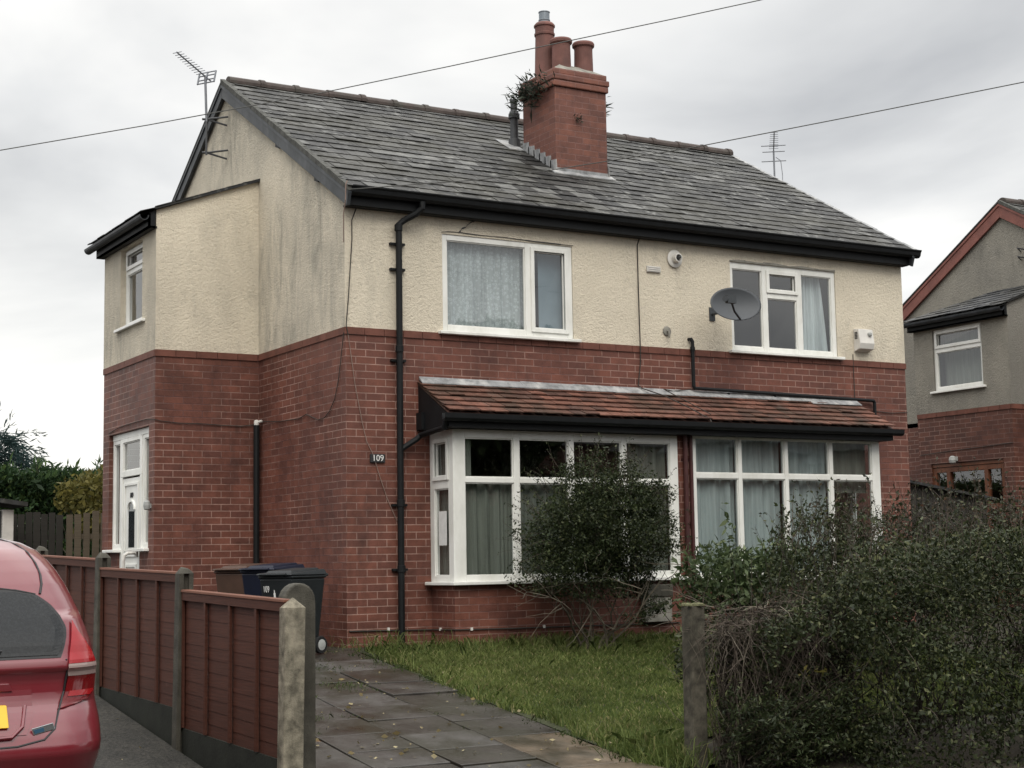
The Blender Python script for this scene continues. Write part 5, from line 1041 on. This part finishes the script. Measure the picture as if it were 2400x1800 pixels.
# shrub in front of the bay
def crown_points(n, c, rad, seed, shell=.55, thr=.40, ns=3.4, zmin=None):
    out_ = []; tot = 0
    while tot < n:
        d = unit(RNG.normal(size=(n*2, 3))); lump = .80+.42*(vnoise(d*1.0+5, 2.3, seed)-.25); r_ = RNG.random((n*2, 1))**(1/3); r_ = np.where(RNG.random((n*2, 1)) < .6, shell+(1-shell)*RNG.random((n*2, 1))**.7, r_)
        P = np.array(c)+d*np.array(rad)*r_*lump[:, None]; k = vnoise(P, ns, seed+1)+.25*vnoise(P, ns*2.7, seed+2) > thr+.08
        P = P[k]; out_.append(P); tot += len(P)
    return np.concatenate(out_)[:n]
sh = empty('garden_shrub', (2.2, -1.12, gz(-1.12)), 'rounded dark green shrub on bare stems in front of the left bay', 'shrub')
cs = (2.28, -1.15, 1.12)
P = np.concatenate([crown_points(13000, (2.30, -1.15, 1.16), (.88, .48, .66), 1, thr=.44, ns=4.2), crown_points(6000, (2.62, -1.2, 1.05), (.66, .46, .52), 4), crown_points(6000, (1.9, -1.2, 1.0), (.62, .44, .55), 7), crown_points(3500, (2.35, -1.15, 1.62), (.55, .36, .34), 9), crown_points(2500, (2.3, -1.1, .55), (.75, .4, .22), 12, thr=.46), crown_points(3000, (2.78, -1.15, .48), (.42, .35, .36), 13, thr=.44), crown_points(1600, (1.62, -1.15, .72), (.42, .3, .28), 14, thr=.46), crown_points(1500, (2.9, -1.15, 1.45), (.34, .3, .3), 15, thr=.46)])
P = np.concatenate([P, P[:16000]+RNG.normal(size=(16000, 3))*.03]); P = P[(vnoise(P, 5.5, 77)+.3*vnoise(P, 14, 78)) > .34]; leaves('foliage', P, .027, 'shrubleaf', sh, .5)
L = []; base = np.array([2.2, -1.1, gz(-1.1)-.03])
for i in range(13):
    a = RNG.uniform(0, 6.28); d = np.array([math.cos(a)*.55, math.sin(a)*.22, 1.0]); p0 = base+np.array([RNG.uniform(-.2, .28), RNG.uniform(-.08, .08), 0]); w = wander(p0, d, RNG.uniform(.8, 1.4), 9, .42); L.append((w, RNG.uniform(.008, .02), .003))
    for j in range(5): q = w[RNG.integers(3, 9)]; L.append((wander(q, RNG.normal(size=3)*(1, .5, .6)+(0, 0, .5), .5, 5, .3), .006, .002))
twigs('stems', L, 'bark', sh)
L = []; tp = []
for i in range(150):
    d = unit(RNG.normal(size=3)*(1, .7, .8)+(0, 0, .5)); p0 = np.array(cs)+d*np.array([.86, .46, .66])*.9
    if p0[2] < .6: continue
    w = wander(p0, d*(1, .5, 1)+(0, 0, .35), RNG.uniform(.16, .44), 6, .3); L.append((w, .003, .0012)); tp.append(w[1:])
    if i % 2: tp.append(w[2:]+RNG.normal(size=(len(w)-2, 3))*.01)
twigs('shoots', L, 'twig', sh); tp = np.concatenate(tp); leaves('shoot_leaves', np.concatenate([tp, tp+RNG.normal(size=tp.shape)*.01]), .024, 'shrubleaf', sh, .5)

# front hedge on the right
hg = empty('garden_hedge', (2.4, -5.6, gz(-5.6)), 'dense dark green hedge along the front, right of the mossy gate post', 'hedge')
def htop(x): return np.interp(x, [.25, .9, 1.15, 1.4, 1.75, 2.2, 3.0, 3.6, 5, 7], [.15, .32, .40, .54, .74, .86, .90, .92, .96, .96])
n = 420000; x = .55+5.4*RNG.random(n)**1.4; z = -.72+RNG.random(n)*1.8; y = RNG.uniform(-7.0, -4.75, n); Pn = np.stack([x, y, z], 1)
ht = htop(x+(-5.5-y)*.75)+.24*(vnoise(Pn*(1, 1, 0), 2.6, 3)-.5); front = -5.86-.98*np.clip((x-.6)/1.1, 0, 1)+.30*(vnoise(Pn, 2.2, 5)-.5)+.48*(z+.64)*np.clip((x-.6)/1.2, 0, 1)
inside = (z < ht) & (y > front); depth = np.minimum(y-front, ht-z); cl = vnoise(Pn, 4.2, 8)+.3*vnoise(Pn, 11, 9)
hole = ((x-.95)/.34)**2+((z+.10)/.36)**2 < 1
keep = inside & (depth < .55) & (cl > .36+.40*np.clip(depth/.55, 0, 1)) & ~(hole & (depth < .40)); P = Pn[keep]
leaves('foliage', P, .031, 'hedgeleaf', hg, .52, .15)
L = []
for i in range(300):
    x = .9+5.3*RNG.random(); y = RNG.uniform(-5.7, -5.0); p0 = np.array([x, y, -.6]); L.append((wander(p0, (RNG.normal()*.35, RNG.normal()*.3, 1), RNG.uniform(.9, 1.75), 8, .3), .008, .002))
twigs('stems', L, 'twig_d', hg)
L = []; tp = []
for i in range(330):       # upright shoots standing above the top
    x = RNG.uniform(1.15, 6); y = RNG.uniform(-6.0, -4.8); z = float(htop(x+(-5.5-y)*.75))-.15; w = wander((x, y, z), (RNG.normal()*.4, RNG.normal()*.3, 1), RNG.uniform(.18, .55), 7, .22); L.append((w, .0035, .0012)); k = RNG.integers(1, 4)
    for _ in range(k): tp.append(w[2:]+RNG.normal(size=(len(w)-2, 3))*.014)
twigs('shoots', L, 'twig', hg); leaves('shoot_leaves', np.concatenate(tp), .030, 'hedgeleaf', hg, .5)
L = []; tp = []
for i in range(260):       # arching sprays on the front face
    x = RNG.uniform(1.0, 6.2); z = RNG.uniform(-.5, .8); y = -5.86-.98*min(1, (x-.6)/1.1)+.48*(z+.64)*min(1, (x-.6)/1.2); w = wander((x, y+.1, z), (RNG.normal()*.6, -1, RNG.normal()*.3+.15), RNG.uniform(.15, .40), 7, .25, .07); L.append((w, .003, .001)); tp += [w[1:]+RNG.normal(size=(len(w)-1, 3))*.010 for _ in range(3)]
twigs('sprays', L, 'twig', hg); leaves('spray_leaves', np.concatenate(tp), .026, 'hedgeleaf', hg, .5)
# dead tangle beside the post
dt = empty('dead_shrub', (.6, -5.6, gz(-5.6)), 'bare brown twiggy dead shrub leaning on the mossy gate post', 'shrub')
L = []; L2 = []
for i in range(90):
    p0 = (RNG.uniform(.32, 1.15), RNG.uniform(-5.75, -5.35), -.66); w = wander(p0, (RNG.normal()*.25, RNG.normal()*.15, 1), RNG.uniform(.6, 1.2), 9, .3); (L2 if i % 6 == 0 else L).append((w, .0045, .0015))
for i in range(430):
    p0 = (RNG.uniform(.3, 1.5), RNG.uniform(-5.75, -5.3), RNG.uniform(.18, .46)); w = wander(p0, (RNG.normal()*1.2, RNG.normal()*.7-.3, RNG.normal()*.35), RNG.uniform(.2, .6), 7, .42, .08); (L2 if i % 8 == 0 else L).append((w, .0032, .0009))
for i in range(260):
    p0 = (RNG.uniform(.3, 1.25), RNG.uniform(-5.82, -5.5), RNG.uniform(-.1, .42)); w = wander(p0, (RNG.normal()*.5, RNG.normal()*.3-.2, -.7), RNG.uniform(.15, .5), 6, .4, .1); L.append((w, .0028, .0008))
twigs('twigs', L, 'twig', dt); twigs('pale_twigs', L2, 'twig_l', dt)
# dark mass of old wood behind the tangle, and low evergreen sprays in front of it
P = np.stack([RNG.uniform(.34, 1.6, 26000), RNG.uniform(-5.6, -4.95, 26000), RNG.uniform(-.7, .40, 26000)], 1); P[:, 0] += .75*(P[:, 1]+5.6); cl = vnoise(P, 4.5, 21); P = P[(cl > .42) & (P[:, 2] < .15+.25*P[:, 0])]
leaves('brown_leaves', P, .032, 'deadbrown', dt, .45) if 'deadbrown' in MT else None
MT['deadbrown'] = leaf_mat('dead_brown', (.013, .010, .008), (.034, .027, .02), .9, .1); leaves('brown_leaves', P, .032, 'deadbrown', dt, .45)
lw = empty('low_evergreen', (.7, -5.85, -.64), 'low dark evergreen sprays at the foot of the dead shrub', 'shrub')
L = []; tp = []
for i in range(260):
    p0 = (RNG.uniform(.22, 1.45), RNG.uniform(-5.95, -5.55), RNG.uniform(-.66, -.25)); w = wander(p0, (RNG.normal()*.5+.3, -.5+RNG.normal()*.2, .5), RNG.uniform(.2, .42), 8, .2, .06); L.append((w, .003, .001)); tp += [w[1:]+RNG.normal(size=(len(w)-1, 3))*.014 for _ in range(5)]
twigs('stems', L, 'twig', lw); leaves('foliage', np.concatenate(tp), .034, 'shrubleaf', lw, .3)
w = np.array([(.74, -6.0, .0), (.80, -6.02, .015), (.86, -6.03, .01), (.92, -6.02, .02)]); leaves('yellow_leaves', np.repeat(w, 4, 0)+RNG.normal(size=(16, 3))*.02, .045, 'yellowleaf', lw, .6)
# broad-leaved shrub and further bushes behind the hedge
lr = empty('laurel_shrub', (3.05, -2.5, gz(-2.5)), 'broad leaved bright green shrub below the right bay, behind the hedge', 'shrub')
P = np.concatenate([crown_points(2600, (2.95, -2.5, .62), (.62, .5, .40), 31, thr=.36), crown_points(1800, (3.4, -2.6, .62), (.55, .5, .44), 33, thr=.36), crown_points(1300, (2.75, -2.5, .30), (.5, .45, .40), 35, thr=.36)]); P = np.concatenate([P]+[np.repeat(wander((px, -2.55, .62), (.05*i, 0, 1), .72-.1*i, 9, .1), 3, 0) for i, px in enumerate((2.83, 2.80, 2.90))]); leaves('foliage', P, .066, 'laurelleaf', lr, .36, .1)
L = [(wander((3.05+RNG.normal()*.1, -2.5, gz(-2.5)), (RNG.normal()*.5, RNG.normal()*.3, 1), 1.1, 7, .2), .012, .003) for _ in range(12)]; twigs('stems', L, 'bark', lr)
def bush(loc, n, rad, cz, mat, label, seed, size=.034, tw='twig', nsh=60, hsh=.4):
    b = empty('garden_bush', loc, label, 'shrub'); c = (loc[0], loc[1], cz); P = crown_points(n, c, rad, seed, thr=.42); leaves('foliage', P, size, mat, b, .5); L = []; tp = []
    for i in range(14): L.append((wander((loc[0]+RNG.normal()*.15, loc[1], loc[2]), (RNG.normal()*.5, RNG.normal()*.3, 1), cz-loc[2]+rad[2]*.6, 8, .2), .012, .003))
    for i in range(nsh):
        p0 = np.array(c)+np.array([RNG.uniform(-1, 1)*rad[0]*.85, RNG.uniform(-1, 1)*rad[1]*.8, rad[2]*RNG.uniform(.45, .8)]); w = wander(p0, (RNG.normal()*.35, RNG.normal()*.25, 1), RNG.uniform(.15, hsh), 7, .22); L.append((w, .0035, .0012)); tp += [w[2:]+RNG.normal(size=(len(w)-2, 3))*.014]*2
    twigs('stems', L, tw, b); leaves('shoot_leaves', np.concatenate(tp), size*.9, mat, b, .5); return b
bush((3.2, -3.5, gz(-3.5)), 8500, (.72, .55, .72), .50, 'hedgeleaf', 'taller twiggy bush in front of the right end of the right bay', 41, .034, 'twig', 110, .55)
bush((4.3, -3.2, gz(-3.2)), 12000, (.95, .6, .72), .55, 'reddishleaf', 'brownish twiggy bush against the brick right of the right bay', 43, .034, 'twig', 110, .5)
bush((6.2, -3.0, gz(-3.0)), 15000, (1.3, .7, .82), .60, 'reddishleaf', 'reddish tinged bush in front of the grey neighbouring house', 45, .036, 'twig', 150, .6)
bush((8.4, -2.4, gz(-2.4)), 12000, (1.3, .8, .85), .65, 'hedgeleaf', 'dark bush below the brown door of the grey neighbouring house', 47, .04, 'twig', 100, .5)

# gap to the right: dark garden gate and lean-to between the houses
sh2 = empty('garden_shed', (10.3, 2.6, 0), 'dark timber shed with sloping roof between the two houses', 'shed')
mb = MB()
for i in range(14): a = 9.75+i*.11; mb.box(a, a+.104, 2.0, 2.03, -.1, 1.80-.012*i*1.3, random.random())
mb.box(9.75, 9.78, 2.03, 3.6, -.1, 1.78); mb.box(11.26, 11.29, 2.03, 3.6, -.1, 1.55); mb.build('boarding', 'picket_d', sh2)
mb = MB(); mb.hexa([(9.62, 1.9, 1.83), (11.4, 1.9, 1.58), (11.4, 3.7, 1.58), (9.62, 3.7, 1.83), (9.62, 1.9, 1.87), (11.4, 1.9, 1.62), (11.4, 3.7, 1.62), (9.62, 3.7, 1.87)]); mb.build('shed_roof', 'slate_s', sh2)

# ---------------------------------------------------------------- background on the left
def picket(name, x0, x1, y, zt, mat, label, gap, w=.10):
    f_ = empty(name, ((x0+x1)/2, y, 0), label, 'fence'); m = MB(); x = x0
    while x < x1: hh_ = zt+random.uniform(-.03, .03); m.box(x, x+w*random.uniform(.9, 1.05), y, y+.018, -.05, hh_, random.random()); x += w+gap*random.uniform(.7, 1.3)
    m.build('pickets', mat, f_); m = MB()
    for z in (.35, zt-.35): m.box(x0, x1, y+.019, y+.06, z-.04, z+.04)
    m.build('rails', mat, f_); return f_
picket('picket_fence', -3.4, -.48, 9.0, 1.62, 'picket_d', 'dark tall wooden picket fence below the conifer hedge', .012)
picket('picket_fence', -.47, 1.6, 8.9, 1.63, 'picket', 'lighter weathered wooden picket fence beside the brick wing', .028)
ch_ = empty('conifer_hedge', (0, 14, 0), 'clipped green conifer hedge behind the wooden picket fences', 'hedge')
n = 210000; Pn = np.stack([RNG.uniform(-2.2, 3.2, n), RNG.uniform(12.4, 14.6, n), RNG.uniform(.8, 2.8, n)], 1); top = 2.42+.25*(vnoise(Pn*(1, 1, 0), 1.6, 3)-.3); fr = 12.9+.5*(vnoise(Pn, 1.5, 5)-.5); dep = np.minimum(Pn[:, 1]-fr, top-Pn[:, 2]); cl = vnoise(Pn, 2.6, 8)+.25*vnoise(Pn, 8, 9)
P = Pn[(dep > 0) & (dep < .7) & (cl > .30+.3*dep)]; D = unit(RNG.normal(size=(len(P), 3))*.5+(0, -.6, .5)); leaves('foliage', P, .11, 'conifer', ch_, .35, 0, .4, D, .6)
L = []; tp = []
for i in range(90): x = RNG.uniform(-2.5, 4); w = wander((x, RNG.uniform(13, 14.4), 2.3), (RNG.normal()*.4, 0, 1), RNG.uniform(.15, .42), 7, .15); L.append((w, .008, .002)); tp += [w[2:]]*3
twigs('stems', L, 'twig', ch_); tp = np.concatenate(tp); leaves('shoots', tp, .15, 'conifer', ch_, .22, 0, .4, unit(RNG.normal(size=tp.shape)*.6+(0, 0, .6)), .6)
yb = empty('yellow_shrub', (.25, 9.6, 0), 'yellow green shrub leaning over the lighter picket fence', 'shrub'); P = crown_points(2600, (.30, 9.7, 1.75), (.75, .5, .62), 51, thr=.40); leaves('foliage', P, .085, 'yellowleaf', yb, .55); twigs('stems', [(wander((.25, 9.7, 0), (RNG.normal()*.25, 0, 1), 1.8, 7, .2), .014, .004) for _ in range(8)], 'bark', yb)
ct = empty('conifer_tree', (.2, 20, 0), 'bluish conifer with drooping arched branches at the left edge', 'tree')
L = [(np.array([(.1, 20, 0), (.15, 20, 2), (.1, 20, 3.8)]), .12, .03), (np.array([(.15, 20, 1.8), (.9, 20, 2.6), (1.55, 20, 2.25)]), .06, .02)]; twigs('trunk', L, 'bark', ct); tp = []; D = []
for i in range(240):
    a = RNG.uniform(-1, 1); p0 = np.array([.25+RNG.normal()*.5, 20+RNG.normal()*.4, RNG.uniform(2.75, 3.7)]); w = wander(p0, (RNG.normal()*.8+.25, RNG.normal()*.5, .25), RNG.uniform(.4, 1.05), 10, .12, .09); tp.append(w); D.append(unit(np.gradient(w, axis=0)))
tp = np.concatenate(tp); D = np.concatenate(D); leaves('foliage', np.concatenate([tp]*4)+RNG.normal(size=(len(tp)*4, 3))*.04, .16, 'conifer_b', ct, .14, 0, .4, np.concatenate([D]*4), .6)
gr = empty('garage', (-3.2, 9.0, 0), 'small outbuilding with white corner post at the left edge', 'outbuilding')
mb = MB(); mb.box(-4.6, -1.62, 8.0, 8.6, 0, 1.62); mb.build('wall', 'steel', gr); mb = MB(); mb.box(-1.61, -1.455, 7.95, 8.1, 0, 1.64); mb.build('corner_post', 'whiteplastic', gr, bevel=.01); mb = MB(); mb.hexa([(-4.7, 7.8, 2.15), (-1.3, 7.8, 1.68), (-1.3, 8.7, 1.68), (-4.7, 8.7, 2.15), (-4.7, 7.8, 2.22), (-1.3, 7.8, 1.74), (-1.3, 8.7, 1.74), (-4.7, 8.7, 2.22)]); mb.build('roof', 'slate_s', gr)

# ---------------------------------------------------------------- across the road, behind the photographer: what the windows reflect
op = empty('terraced_houses', (3, -30, -.65), 'row of houses across the road, reflected in the windows', 'houses')
mb = MB(); mb.box(-40, 46, -36, -30, -.65, 4.6); mb.build('wall', 'brick2', op); mb = MB(); mb.prism([(-40.3, -29.7, 4.6), (-40.3, -36.3, 4.6), (-40.3, -33, 7.4)], (86.6, 0, 0)); mb.build('roof', 'slate_s', op)
for i, (x, y, h, rr_) in enumerate(((7.5, -23, 7.0, 3.0), (14.5, -24, 8.0, 3.4), (-8, -25, 7.0, 3.0))):
    t_ = empty('street_tree', (x, y, -.65), ['tree across the road reflected in the left bay', 'large tree across the road reflected in the right bay', 'tree across the road on the left'][i], 'tree')
    P = np.concatenate([crown_points(2500, (x+dx, y+dy, h*.58+dz), (rr_*.7, rr_*.7, h*.26), 60+i*5+k, thr=.36, ns=1.2) for k, (dx, dy, dz) in enumerate(((0, 0, 0), (1, .5, 1), (-1, .3, .6)))]); leaves('crown', P, .34, 'treeleaf', t_, .6)
    m = MB(); m.tube([(x, y, -.65), (x+.1, y, 1.5), (x, y, h*.6)], [.22, .17, .08], 10); m.build('trunk', 'bark', t_)
